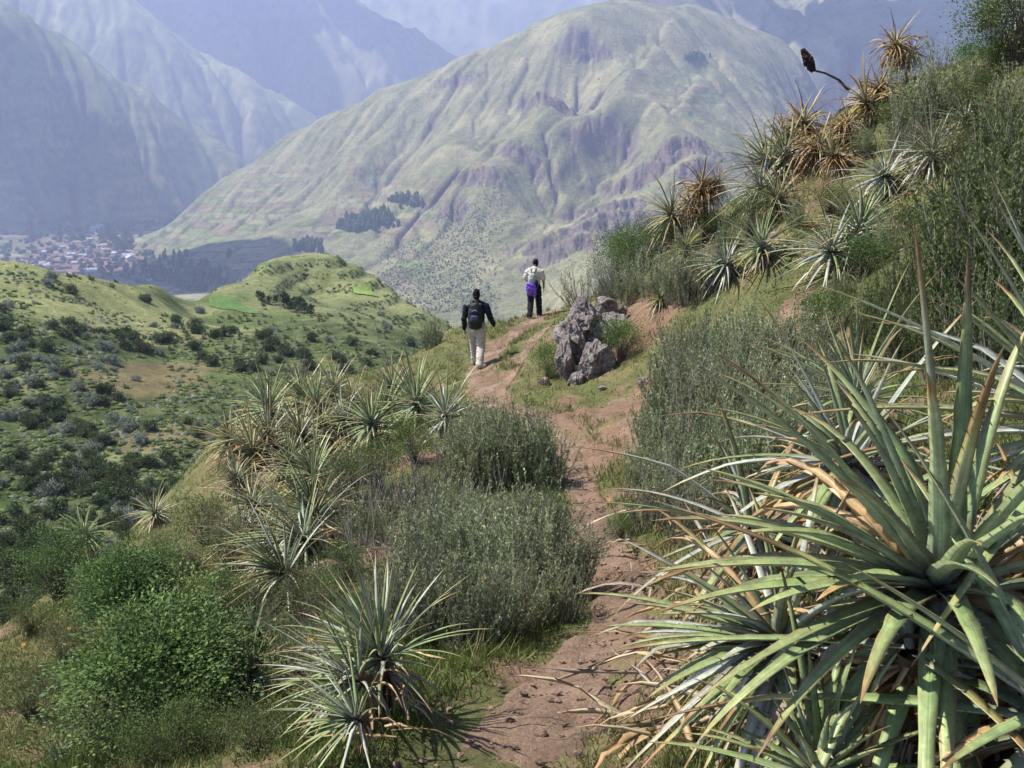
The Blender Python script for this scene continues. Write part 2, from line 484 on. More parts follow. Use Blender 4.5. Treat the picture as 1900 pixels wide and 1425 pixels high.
kn = np.exp(-(((X - KN[0]) / 56) ** 2 + ((Y - KN[1]) / 66) ** 2) ** 1.5)
C = mixc(C, mixc(L3(0.225, 0.24, 0.11), L3(0.12, 0.14, 0.055), sstep(-0.2, 0.4, n2)), kn * 0.85)
bowl = obj('valley_bowl', mesh('valley_bowl', np.stack([X.ravel(), Y.ravel(), Z.ravel()], 1), grid_faces(nr, nc), C.reshape(-1, 3)), M_bowl)
tag(bowl, 'scrubby green bowl below the trail with a terraced knoll', kind='structure')

def sheet(name, label, corners, mat, c, lift=0.12, n=26, zf=None, hit=None):
    """a field laid on the ground: quad given by four photo corners"""
    q = [hit(*p) for p in corners]
    if any(p is None for p in q): return None
    u = np.linspace(0, 1, n)
    U, W = np.meshgrid(u, u)
    P = sum(w_[..., None] * p_[None, None, :2] for w_, p_ in zip([(1 - U) * (1 - W), U * (1 - W), U * W, (1 - U) * W], q))
    P = P + 0.6 * np.stack([fbm(P[..., 0] / 9, P[..., 1] / 9, 2, 0.5, 5), fbm(P[..., 0] / 9, P[..., 1] / 9, 2, 0.5, 6)], -1)
    z = zf(P[..., 0], P[..., 1]) + lift
    e = np.minimum(np.minimum(U, 1 - U), np.minimum(W, 1 - W))
    z = z - 0.4 * lift * (e < 0.01)
    cc = np.broadcast_to(c, P.shape[:2] + (3,))
    return tag(obj(name, mesh(name, np.concatenate([P, z[..., None]], -1).reshape(-1, 3), grid_faces(n, n), cc.reshape(-1, 3)), mat), label, kind='structure')
M_field = mat_col('crop', 0.9, 0.1, ((0.25, 0.2), (2.0, 0.3)), 0.6, 6.0, 0.3)
sheet('field', 'bright green field at the foot of the terraced knoll', [(312,560),(326,548),(392,550),(392,566)], M_field, L3(0.15, 0.215, 0.06), 0.3, zf=BOWL.z, hit=hit_bowl)
sheet('field', 'deeper green field reaching towards the terraced knoll', [(389,567),(389,552),(436,553),(486,583)], M_field, L3(0.10, 0.175, 0.055), 0.3, zf=BOWL.z, hit=hit_bowl)
sheet('field', 'small green field high on the flank of the terraced knoll', [(655,545),(655,533),(690,533),(700,552)], M_field, L3(0.19, 0.26, 0.07), 0.5, zf=BOWL.z, hit=hit_bowl)
# ------------------------------------------------------------------ far valley and mountains
ZV = -300.0
M_far = mat_col('mountain_turf_and_rock', 0.95, 0.05, ((0.004, 0.12), (0.03, 0.18), (0.15, 0.3)), 0.9, 0.12, 6.0)
rockc = L3(0.15, 0.13, 0.12); rockr = L3(0.19, 0.145, 0.12); grassm = L3(0.205, 0.205, 0.105); grassd = L3(0.12, 0.13, 0.065); straw = L3(0.33, 0.295, 0.165)

def cell(x, y, seed):
    """patchwork of fields: jittered rectangles, returns id noise 0..1 and border closeness"""
    wx = x + 0.35 * perlin(x * 0.7, y * 0.7, seed + 5); wy = y + 0.35 * perlin(x * 0.7 + 9, y * 0.7, seed + 6)
    row = np.floor(wy)
    sh, _ = _grad(row, row * 0 + 3, seed)
    ux = wx * (0.75 + 0.35 * sh) + sh * 7
    c = np.floor(ux)
    g, g2 = _grad(c, row, seed + 1)
    fx = ux - c; fy = wy - row
    b = np.minimum(np.minimum(fx, 1 - fx), np.minimum(fy, 1 - fy))
    return g * 0.5 + 0.5, b

SHEETS = {}; POLAR_CUT = {}
def polar_sheet(name, label, zf, a0, a1, Y0, Y1, nr, nc, colour, er=None):
    Yg = np.geomspace(Y0, Y1, nr)[:, None]; Ag = np.linspace(a0, a1, nc)[None, :]
    X = Ag * Yg; Y = np.broadcast_to(Yg, X.shape).copy()
    Z, ex = zf(X, Y)
    if er:
        Z, cut = erode(X, Y, Z, **er)
        POLAR_CUT[label] = cut
    SHEETS[label] = Sheet(Ag[0], Yg[:, 0], Z)
    P = np.stack([X, Y, Z], -1)
    du = np.gradient(P, axis=1); dv = np.gradient(P, axis=0)
    nrm = np.cross(du, dv); nrm /= np.linalg.norm(nrm, axis=-1, keepdims=True) + 1e-9
    C = colour(X, Y, Z, np.abs(nrm[..., 2]), ex)
    o = obj(name, mesh(name, P.reshape(-1, 3), grid_faces(nr, nc), C.reshape(-1, 3)), M_far)
    return tag(o, label, kind='structure')

# main mountain
mm_px = [(300,425,3700),(400,345,3600),(480,290,3600),(570,238,3600),(700,175,3600),(830,118,3600),(950,68,3600),(1040,22,3600),(1080,10,3650),(1170,4,3750),(1250,10,3900),(1300,20,4000),
 (250,500,2550),(300,522,2400),(500,530,2150),(700,580,1850),(800,620,1650),(600,450,2550),(700,400,2650),(500,400,2900),(400,450,2750),(750,300,2950),(650,300,3100),(850,220,3150),(900,400,2330),
 (950,480,2030),(860,500,2030),(1000,570,1750),(1100,520,1750),(950,250,2850),(800,430,2380),
 (1050,75,3300),(985,190,2850),(890,325,2480),(930,300,2540),
 (1110,90,3280),(1140,155,3020),(1120,215,2750),(1230,275,2560),(1320,325,2400),(1200,400,2180),(1060,460,1950),
 (1040,260,2930),(1000,390,2430),(1150,330,2600),(1060,140,3200),(760,270,3160),(690,345,3000),(620,420,2780),(820,180,3330),(830,260,2920),(740,380,2640),(650,470,2400),(560,330,3260),(470,420,2900),
 (1300,110,3350),(1350,200,3060),(1420,260,2900),(1430,150,3550),(1280,210,2860),(1220,150,3120),(1450,400,2450),(1300,480,2000),(1390,52,4050),(1480,100,4000),(1440,200,3350)]
mm_pts = [at(*p) for p in mm_px]
for (px, py, Y0) in mm_px[:12]:
    p = at(px, py, Y0); q = p * 1.12; q[2] = p[2] - 140; mm_pts.append(q)
    q = p * 1.35; q[2] = max(p[2] - 700, ZV - 60); mm_pts.append(q)
for (px, Yb) in [(-100,3000),(100,3100),(220,2900),(250,2400),(500,1900),(700,1600),(800,1400),(1000,1400),(1300,1500),(220,3800),(100,4200),(0,2200)]:
    a_, _ = slope_of(px, 500); mm_pts.append(np.array([a_ * Yb, Yb, ZV - 40]))
for (px, Yb, zz) in [(1700,3200,-150),(1600,3600,-60),(1550,4200,60),(1500,4600,120),(1450,4400,200),(1900,3000,-200)]:
    a_, _ = slope_of(px, 300); mm_pts.append(np.array([a_ * Yb, Yb, zz]))
mm_rbf = RBF(mm_pts, ka=2.0, kl=1.3, eps=0.05, lam=3e-5)
# rock bands: (px, py, Y, half width along, reach, drop, facing angle of the downhill side, redness)
CLIFFS = [(1080,78,3290,90,70,60,-95,.2),(1000,95,3150,70,60,35,-120,.2),(1035,195,2810,95,60,62,-80,.6),(1090,230,2690,70,60,58,-60,.8),(970,280,2570,80,55,40,-120,.3),(890,325,2470,80,50,45,-130,.4),
 (850,370,2400,50,40,35,-130,.4),(1110,295,2560,40,45,40,-90,.5),(1160,310,2500,60,50,60,-75,.6),(1250,300,2500,105,75,85,-80,.9),(1290,335,2430,70,60,70,-75,.7),(1130,385,2230,95,55,62,-80,.5),
 (1100,430,2080,110,50,60,-85,.4),(1020,440,2060,60,45,50,-100,.5),(1180,440,2100,90,60,60,-85,.4),(1040,490,1960,90,50,55,-95,.5),(1180,490,1980,90,50,50,-90,.4),(870,150,3350,50,40,25,-120,.1),(830,160,3400,60,40,25,-120,.1),(960,430,2110,40,30,25,-100,.3),(1000,150,2990,70,55,35,-115,.2),(1060,330,2430,50,40,28,-100,.3)]
AXIS = np.array([-313.0, -700.0]); AXIS /= np.linalg.norm(AXIS)

def main_z(X, Y):
    z = mm_rbf(X, Y)
    wx = X + 60 * fbm(X / 500, Y / 500, 3, 0.5, 201); wy = Y + 60 * fbm(X / 500 + 40, Y / 500, 3, 0.5, 202)
    al = (wx * AXIS[0] + wy * AXIS[1]); ac = (wx * -AXIS[1] + wy * AXIS[0])
    up = sstep(ZV - 10, ZV + 160, z)
    up = up * (1 - 0.6 * sstep(180, 430, z))
    z = z + up * (22 * (ridged(ac / 230, al / 1100, 3, 0.42, 203) - 0.6) + 3 * ridged(ac / 62, al / 560, 3, 0.5, 204) + 6 * fbm(X / 120, Y / 120, 5, 0.55, 205))
    rk = np.zeros_like(X); rd = np.zeros_like(X)
    for i, (px, py, Yc, w, rc, H, ang, red) in enumerate(CLIFFS):
        p = at(px, py, Yc)
        d = np.array([math.cos(R(ang)), math.sin(R(ang))]); e = np.array([-d[1], d[0]])
        u = (X - p[0]) * d[0] + (Y - p[1]) * d[1]; v = (X - p[0]) * e[0] + (Y - p[1]) * e[1]
        un = u + 22 * fbm(v / 40, u / 50, 4, 0.6, 230 + i) + 6 * perlin(v / 12, u / 40, 260 + i)
        f = np.exp(-((v / w) ** 2) ** 1.5) * np.exp(-((u / (rc * 1.6)) ** 2))
        z = z + H * 0.7 * f * (0.5 - 0.6 * sstep(-7, 6, un) - 0.4 * sstep(14, 24, un + 8 * perlin(v / 30, u / 30, 290 + i)))
        m = np.exp(-((v / w) ** 2) ** 2) * np.exp(-((un - 5) / (rc * 0.34)) ** 4)
        rk = np.maximum(rk, m); rd = np.maximum(rd, m * red)
    z = z + rk * (5 * ridged(ac / 40, al / 60, 4, 0.6, 207) - 2)
    return z, (rk, rd, up)

def main_col(X, Y, Z, nz, ex):
    rk, rd, up = ex
    n1 = fbm(X / 160, Y / 160, 4, 0.55, 211); n2 = fbm(X / 35, Y / 35, 4, 0.6, 212)
    C = mixc(grassm, straw, 0.8 * sstep(-0.3, 1.3, n1 + 0.3 * n2 + 0.35 * sstep(0, 400, Z)))
    C = mixc(C, grassd, sstep(0.05, 0.6, n2 * 0.8 - n1 * 0.5 + 0.05) * 0.6)
    # field patches and terraces low on the left and on the right shoulder
    lo = sstep(60, -120, Z) * sstep(-100, -260, X - 0.0 * Y)
    ri = np.exp(-(((X - 560) / 260) ** 2 + ((Y - 3050) / 260) ** 2))
    idn, b = cell(X / 75, Z / 16 + Y / 300, 215)
    fc = mixc(mixc(L3(0.24, 0.17, 0.12), L3(0.17, 0.22, 0.075), sstep(0.2, 0.4, idn)), L3(0.30, 0.28, 0.15), sstep(0.55, 0.8, idn))
    fm = np.clip(np.maximum(lo, ri), 0, 1) * sstep(-0.35, 0.1, fbm(X / 240, Y / 240, 3, 0.5, 216))
    C = mixc(C, fc, 0.7 * fm)
    C = mixc(C, L3(0.08, 0.10, 0.05), fm * sstep(0.13, 0.04, b) * 0.75)
    tl = np.abs((Z + 6 * fbm(X / 60, Y / 60, 3, 0.5, 221)) / 9.0 % 1.0 - 0.5) * 2
    C = mixc(C, L3(0.12, 0.135, 0.07), sstep(0.72, 0.95, tl) * 0.45 * sstep(-0.1, 0.3, fbm(X / 200, Y / 200, 3, 0.5, 222)))
    steep = sstep(0.62, 0.48, nz + 0.08 * n2)
    m = np.clip(np.maximum(steep, sstep(0.42, 0.7, rk + 0.4 * n2 + 0.25 * fbm(X / 14, Z / 8, 3, 0.6, 220))), 0, 1)
    strat = fbm(X / 22, Z / 60, 4, 0.6, 218)
    rc_ = mixc(rockc, rockr, np.clip(rd * 1.2 + 0.5 * strat, 0, 1))
    rc_ = mixc(rc_, L3(0.10, 0.075, 0.08), sstep(0.1, 0.6, fbm(X / 9, Z / 50, 3, 0.6, 219)) * 0.8)
    C = mixc(C, rc_, m)
    return C
polar_sheet('mountain', 'broad grassy mountain with reddish cliff bands across the valley', main_z, -0.46, 0.40, 1350, 5200, 520, 540, main_col, er=dict(iters=12, K=0.02, m=0.5, diff=0.025))

def ridge_mountain(name, label, sky, base, a0, a1, Y0, Y1, nr, nc, amp, axis, seed, tint, extra=(), wl=1.0):
    """mountain from its photo skyline (px, py, Y) and foot line (px, Y, z)"""
    pts = []
    for (px, py, Y0_) in sky:
        p = at(px, py, Y0_); pts.append(p)
        q = p * 1.13; q[2] = p[2] - 0.09 * Y0_; pts.append(q)
        q = p * 1.35; q[2] = p[2] - 0.28 * Y0_; pts.append(q)
    for (px, Yb, z) in base:
        a_, _ = slope_of(px, 400); pts.append(np.array([a_ * Yb, Yb, z]))
    pts += [at(*p) for p in extra]
    rb = RBF(pts, ka=2.0, kl=1.3, eps=0.05, lam=3e-5)
    ax = np.array(axis, float); ax /= np.linalg.norm(ax)
    def zf(X, Y):
        z = rb(X, Y)
        wx = X + 110 * fbm(X / 900, Y / 900, 3, 0.5, seed); wy = Y + 110 * fbm(X / 900 + 40, Y / 900, 3, 0.5, seed + 1)
        al = wx * ax[0] + wy * ax[1]; ac = wx * -ax[1] + wy * ax[0]
        up = sstep(ZV - 10, ZV + 250, z)
        g = ridged(ac / (340 * wl), al / (1300 * wl), 4, 0.5, seed + 2)
        z = z + up * amp * (0.5 * (g - 0.6) + 0.12 * ridged(ac / (130 * wl), al / (420 * wl), 4, 0.5, seed + 3) + 0.28 * fbm(X / (160 * wl), Y / (160 * wl), 4, 0.55, seed + 4))
        return z, (up, g)
    def cf(X, Y, Z, nz, ex):
        n1 = fbm(X / 300, Y / 300, 4, 0.55, seed + 6); n2 = fbm(X / 70, Y / 70, 4, 0.6, seed + 7)
        C = mixc(grassm * tint, straw * tint, sstep(-0.2, 0.9, n1 + 0.4 * n2))
        C = mixc(C, grassd, sstep(0.1, 0.6, n2 - 0.4 * n1))
        idn, b = cell(X / 150, Z / 22 + Y / 700, seed + 8)
        lo = sstep(520, 0, Z) * sstep(-0.3, 0.15, n1)
        fc = mixc(L3(0.16, 0.19, 0.07), L3(0.34, 0.30, 0.16), sstep(0.3, 0.8, idn))
        C = mixc(C, fc, 0.75 * lo)
        C = mixc(C, L3(0.07, 0.09, 0.045), lo * sstep(0.14, 0.04, b) * 0.6)
        m = sstep(0.5, 0.34, nz + 0.1 * n2)
        return mixc(C, mixc(rockc, rockr, sstep(-0.3, 0.5, n2)), m * 0.8)
    return polar_sheet(name, label, zf, a0, a1, Y0, Y1, nr, nc, cf, er=dict(iters=10, K=0.026, m=0.5, diff=0.02))

ridge_mountain('mountain', 'shaded spur falling to the village on the left',
    [(-500,-120,4600),(-200,-70,4700),(0,12,4800),(80,55,4800),(170,112,4850),(250,165,4900),(320,212,4950),(390,262,5000),(440,298,5000),(470,330,5000)],
    [(-500,3500,-330),(-300,3600,-330),(0,3900,-320),(150,4100,-330),(250,4300,-330),(350,4500,-330),(420,4650,-340),(520,5000,-360),(560,5600,-360),(480,4500,-350),(0,3000,-360),(250,3000,-360)],
    -0.85, -0.19, 3000, 7000, 280, 280, 55, (0.55, -0.84), 301, L3(.85, 1.02, .8),
    extra=[(0,200,4450),(0,330,4150),(150,250,4550),(200,340,4350),(300,330,4600),(-300,100,4400),(-300,250,4000)])
ridge_mountain('mountain', 'second spur of terraced slopes behind the shaded one',
    [(-300,-150,7000),(0,-120,6900),(130,-80,6800),(250,-5,6700),(330,60,6650),(400,112,6600),(470,155,6550),(530,192,6500),(575,226,6450),(620,262,6400)],
    [(-300,5500,-150),(0,5600,-150),(250,5700,-200),(400,5800,-280),(500,5800,-330),(600,6000,-360),(700,6500,-380),(560,5400,-360)],
    -0.7, -0.1, 5200, 9300, 240, 240, 90, (0.75, -0.65), 331, L3(.9, 1.05, .85),
    extra=[(150,60,6300),(250,100,6200),(350,190,6100),(450,250,6100),(60,0,6500)])
ridge_mountain('mountain', 'blue hazy mountain with a pale sunlit spur at the valley head',
    [(-100,-200,8700),(250,-160,8500),(450,-110,8300),(600,-60,8200),(700,15,8100),(760,55,8000),(830,102,7900),(900,160,7800),(1000,240,7700),(1200,330,7600),(1500,400,7600),(1800,420,7600)],
    [(200,6900,-200),(450,6800,-200),(600,6800,-300),(750,6900,-350),(900,7000,-400),(1050,7300,-420)],
    -0.6, 0.40, 6500, 11500, 200, 280, 120, (0.5, -0.86), 361, 1.0,
    extra=[(590,60,7500),(560,100,7300),(640,130,7300),(520,110,7400),(700,120,7350),(450,150,7200),(650,60,7650)], wl=1.3)
ridge_mountain('mountain', 'palest distant mountain closing the valley',
    [(300,-120,10600),(600,-100,10600),(800,-80,10500),(1000,-80,10500),(1200,-80,10400),(1500,-80,10400),(1900,-100,10400)],
    [(400,9200,0),(700,9200,100),(1000,9200,100),(1300,9200,100),(1700,9200,100)],
    -0.45, 0.65, 8900, 14000, 120, 180, 170, (0.3, -0.95), 391, 1.15, extra=[(780,30,9900),(850,60,9700),(950,30,9850),(800,80,9600)], wl=1.9)
ridge_mountain('mountain', 'long pale ridge rising behind the shoulder of the main mountain',
    [(900,330,6500),(1000,240,6500),(1100,120,6500),(1170,30,6500),(1240,-40,6500),(1300,-70,6400),(1450,-70,6300),(1600,-80,6200),(1900,-110,6100),(2300,-150,6000)],
    [(800,4800,-300),(900,4700,-250),(1000,4500,-150),(1200,4500,100),(1400,4450,120),(1500,4350,60),(1700,4000,-120),(2000,3900,-150),(2400,3800,-150)],
    0.09, 0.85, 4000, 9000, 240, 260, 60, (0.15, -0.99), 421, 1.1,
    extra=[(1150,80,4600),(1230,30,4600),(1300,10,4700),(1350,45,4350),(1400,25,4900),(1500,30,5100),(1460,70,4800),(1490,120,4500),(1520,20,5200),(1600,0,5300),(1560,60,4850),(1650,60,4750),(1750,20,4900),(1600,150,4400),(1470,15,5300)], wl=1.1)

# valley floor and the ground out to the horizon
M_floor = mat_col('valley_floor', 0.95, 0.05, ((0.01, 0.2), (0.05, 0.25)), 0.3, 0.05, 3.0)
nr, nc = 150, 180
Yg = np.geomspace(900, 7200, nr)[:, None]; Ag = np.linspace(-0.75, 0.25, nc)[None, :]
X = Ag * Yg; Y = np.broadcast_to(Yg, X.shape)
Z = ZV + 3 * fbm(X / 300, Y / 300, 3, 0.5, 441)
idn, b = cell(X / 95, Y / 70, 445)
n1 = fbm(X / 350, Y / 350, 3, 0.5, 446)
C = mixc(mixc(L3(0.19, 0.13, 0.10), L3(0.10, 0.13, 0.05), sstep(0.25, 0.45, idn)), L3(0.27, 0.24, 0.14), sstep(0.6, 0.85, idn))
C = mixc(C, L3(0.05, 0.07, 0.035), sstep(0.12, 0.03, b) * 0.8)
vil = np.exp(-((X + 1180) / 380) ** 2 - ((Y - 2720) / 300) ** 2)
C = mixc(C, L3(0.19, 0.12, 0.105), sstep(0.25, 0.6, vil + 0.3 * n1) * 0.7)
flat = np.exp(-(((X + 900) / 130) ** 2 + ((Y - 2500) / 170) ** 2) ** 2)
C = mixc(C, L3(0.13, 0.12, 0.115), flat * 0.9)
tag(obj('valley_floor', mesh('valley_floor', np.stack([X.ravel(), Y.ravel(), Z.ravel()], 1), grid_faces(nr, nc), C.reshape(-1, 3)), M_floor), 'flat valley floor of small fields round the village', kind='structure')
g = 40000.0
tag(obj('ground', mesh('ground', [(-g, -g, -460), (g, -g, -460), (g, g, -460), (-g, g, -460)], np.array([[0, 1, 2, 3]]), np.tile(grassm, (4, 1))), M_floor), 'wide ground of the lowlands out to the horizon', kind='structure')

# ------------------------------------------------------------------ clouds out of frame whose shadows lie on the far slopes
M_cloud = mat_col('cloud_white', 1.0, 0.0, ((0.001, 0.02),))
HC = 2400.0
def cloud(P, rx, ry, seed, label):
    """a flat-bottomed cumulus standing where its shadow falls on P"""
    t = (HC - P[2]) / SUN_DIR[2]
    cpt = np.array(P) + SUN_DIR * t
    bm = bmesh.new(); bmesh.ops.create_icosphere(bm, subdivisions=4, radius=1.0)
    V = np.array([v.co[:] for v in bm.verts]); F = np.array([[v.index for v in f.verts] for f in bm.faces]); bm.free()
    r = 1 + 0.22 * fbm(V[:, 0] * 1.6 + seed, V[:, 1] * 1.6 + V[:, 2], 4, 0.55, 500 + seed) + 0.10 * fbm(V[:, 0] * 5, V[:, 1] * 5 + V[:, 2] * 3, 3, 0.5, 520 + seed)
    V = V * r[:, None] * np.array([rx, ry, 0.32 * min(rx, ry)])
    V[:, 2] = np.where(V[:, 2] < 0, V[:, 2] * 0.3, V[:, 2])
    o = obj('cloud', mesh('cloud', V, F, np.full((len(V), 3), 0.85)), M_cloud, loc=cpt)
    tag(o, label, kind='stuff')
cloud(at(30, 290, 4300), 470, 400, 1, 'white cumulus shading the left spur')
cloud(at(-260, 160, 4500), 420, 560, 6, 'white cumulus shading the far left slope')
cloud(at(350, 515, 2450), 290, 270, 2, 'small white cumulus shading the mountain foot')
cloud(at(110, 395, 4000), 520, 230, 9, 'broad white cumulus shading the slope above the village')
cloud(at(150, 520, 2400), 300, 130, 3, 'white cumulus shading the village edge')
cloud(at(430, 70, 7700), 800, 600, 4, 'white cumulus shading the hazy valley head')
cloud(at(760, 90, 7700), 420, 300, 8, 'white cumulus over the blue mountain')
cloud(at(1660, 90, 4800), 520, 520, 5, 'white cumulus shading the ridge behind the shoulder')

# ------------------------------------------------------------------ haze
hz = bpy.data.materials.new('haze_air'); hz.use_nodes = True
nt = hz.node_tree
for n_ in list(nt.nodes):
    if n_.type != 'OUTPUT_MATERIAL':
        nt.nodes.remove(n_)
pv = nt.nodes.new('ShaderNodeVolumePrincipled')
pv.inputs['Color'].default_value = (0.56, 0.65, 1.0, 1)
pv.inputs['Density'].default_value = 1.3e-4
pv.inputs['Anisotropy'].default_value = 0.25
nt.links.new(pv.outputs['Volume'], nt.nodes['Material Output'].inputs['Volume'])
hb = np.array([(x, y, z) for x in (-41000, 41000) for y in (-41000, 41000) for z in (-462, 1750)], float)
hf = np.array([[0, 1, 3, 2], [4, 6, 7, 5], [0, 4, 5, 1], [2, 3, 7, 6], [0, 2, 6, 4], [1, 5, 7, 3]])
tag(obj('haze', mesh('haze', hb, hf, None, False), hz), 'thin blue haze filling the valley air', kind='stuff')
# ================================================================== PLANTS
def unit(v):
    v = np.asarray(v, float)
    return v / (np.linalg.norm(v, axis=-1, keepdims=True) + 1e-12)

def tube(pts, rad, k=4):
    """tapered tube along a polyline"""
    pts = np.asarray(pts, float); n = len(pts)
    T = unit(np.gradient(pts, axis=0))
    ref = np.array([0.3, 0.9, 0.2]) if abs(T[0, 2]) > 0.5 else np.array([0, 0, 1.0])
    A = unit(np.cross(T, ref)); B = np.cross(T, A)
    an = np.arange(k) * 2 * math.pi / k
    V = pts[:, None] + np.asarray(rad)[:, None, None] * (A[:, None] * np.cos(an)[None, :, None] + B[:, None] * np.sin(an)[None, :, None])
    i = np.arange(n - 1)[:, None] * k; j = np.arange(k)[None]; j2 = (j + 1) % k
    F = np.stack([i + j, i + j2, i + k + j2, i + k + j], -1).reshape(-1, 4)
    return V.reshape(-1, 3), F

def leaves(P, D, N, ln, wd, fold=0.15):
    """many small leaves as folded rhombs: base, side, tip, side"""
    S = unit(np.cross(D, N)); N = np.cross(S, D)
    ln = np.asarray(ln)[:, None]; wd = np.asarray(wd)[:, None]
    m = P + D * ln * 0.5 + N * wd * fold
    V = np.stack([P, m + S * wd * 0.5, P + D * ln, m - S * wd * 0.5], 1)
    n = len(P); i = np.arange(n)[:, None] * 4
    F = np.concatenate([i + np.array([[0, 1, 2]]), i + np.array([[0, 2, 3]])])
    return V.reshape(-1, 3), F

def ico_(sub):
    bm = bmesh.new(); bmesh.ops.create_icosphere(bm, subdivisions=sub, radius=1.0)
    V = np.array([v.co[:] for v in bm.verts]); F = np.array([[v.index for v in f.verts] for f in bm.faces]); bm.free()
    return V, F

def rdir(r, n):
    return unit(r.normal(size=(n, 3)))

# ---- puya rosettes
M_puya = mat_col('puya_leaf', 0.42, 0.45, ((9.0, 0.25), (60.0, 0.18)), trans=0.2, rand=0.0)
def add_streaks(m):
    """fibres and blotches running along each leaf"""
    nt = m.node_tree; N = nt.nodes; Lk = nt.links
    b = N['Principled BSDF']; src = b.inputs['Base Color'].links[0].from_socket
    a = N.new('ShaderNodeAttribute'); a.attribute_name = 'luv'
    c = src
    for sc, lo_, hi_ in (((1.6, 0.8, 1.0), 0.72, 1.22), ((0.35, 9.0, 1.0), 0.8, 1.15)):
        mp = N.new('ShaderNodeMapping'); mp.inputs['Scale'].default_value = sc
        nz = N.new('ShaderNodeTexNoise'); nz.inputs['Scale'].default_value = 1.0; nz.inputs['Detail'].default_value = 4.0
        Lk.new(a.outputs['Vector'], mp.inputs['Vector']); Lk.new(mp.outputs['Vector'], nz.inputs['Vector'])
        mr = N.new('ShaderNodeMapRange'); mr.inputs['From Min'].default_value = .3; mr.inputs['From Max'].default_value = .7
        mr.inputs['To Min'].default_value = lo_; mr.inputs['To Max'].default_value = hi_
        Lk.new(nz.outputs['Fac'], mr.inputs['Value'])
        mx = N.new('ShaderNodeMix'); mx.data_type = 'RGBA'; mx.blend_type = 'MULTIPLY'; mx.inputs[0].default_value = 1.0
        Lk.new(c, mx.inputs[6]); Lk.new(mr.outputs['Result'], mx.inputs[7]); c = mx.outputs[2]
    for l in list(src.links):
        if l.to_node.type in ('BSDF_PRINCIPLED', 'BSDF_TRANSLUCENT'):
            Lk.new(c, l.to_socket)
add_streaks(M_puya)
M_bark = mat_col('bark', 0.9, 0.1, ((20.0, 0.35),), 0.6, 60.0, 0.01)
GREEN = (L3(0.35, 0.42, 0.345), L3(0.275, 0.385, 0.16), L3(0.40, 0.42, 0.17))
SILVER = (L3(0.40, 0.44, 0.40), L3(0.46, 0.51, 0.43), L3(0.50, 0.51, 0.36))
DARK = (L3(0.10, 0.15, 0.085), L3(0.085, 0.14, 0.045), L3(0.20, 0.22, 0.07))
DEAD = (L3(0.38, 0.25, 0.12), L3(0.52, 0.35, 0.17), L3(0.58, 0.44, 0.27))
GREYD = (L3(0.30, 0.26, 0.22), L3(0.36, 0.31, 0.26), L3(0.42, 0.36, 0.3))
RUST = (L3(0.32, 0.20, 0.08), L3(0.43, 0.27, 0.10), L3(0.50, 0.37, 0.18))
STRAW = (L3(0.36, 0.30, 0.18), L3(0.48, 0.40, 0.25), L3(0.56, 0.49, 0.34))
BROWNTIP = L3(0.33, 0.19, 0.085)

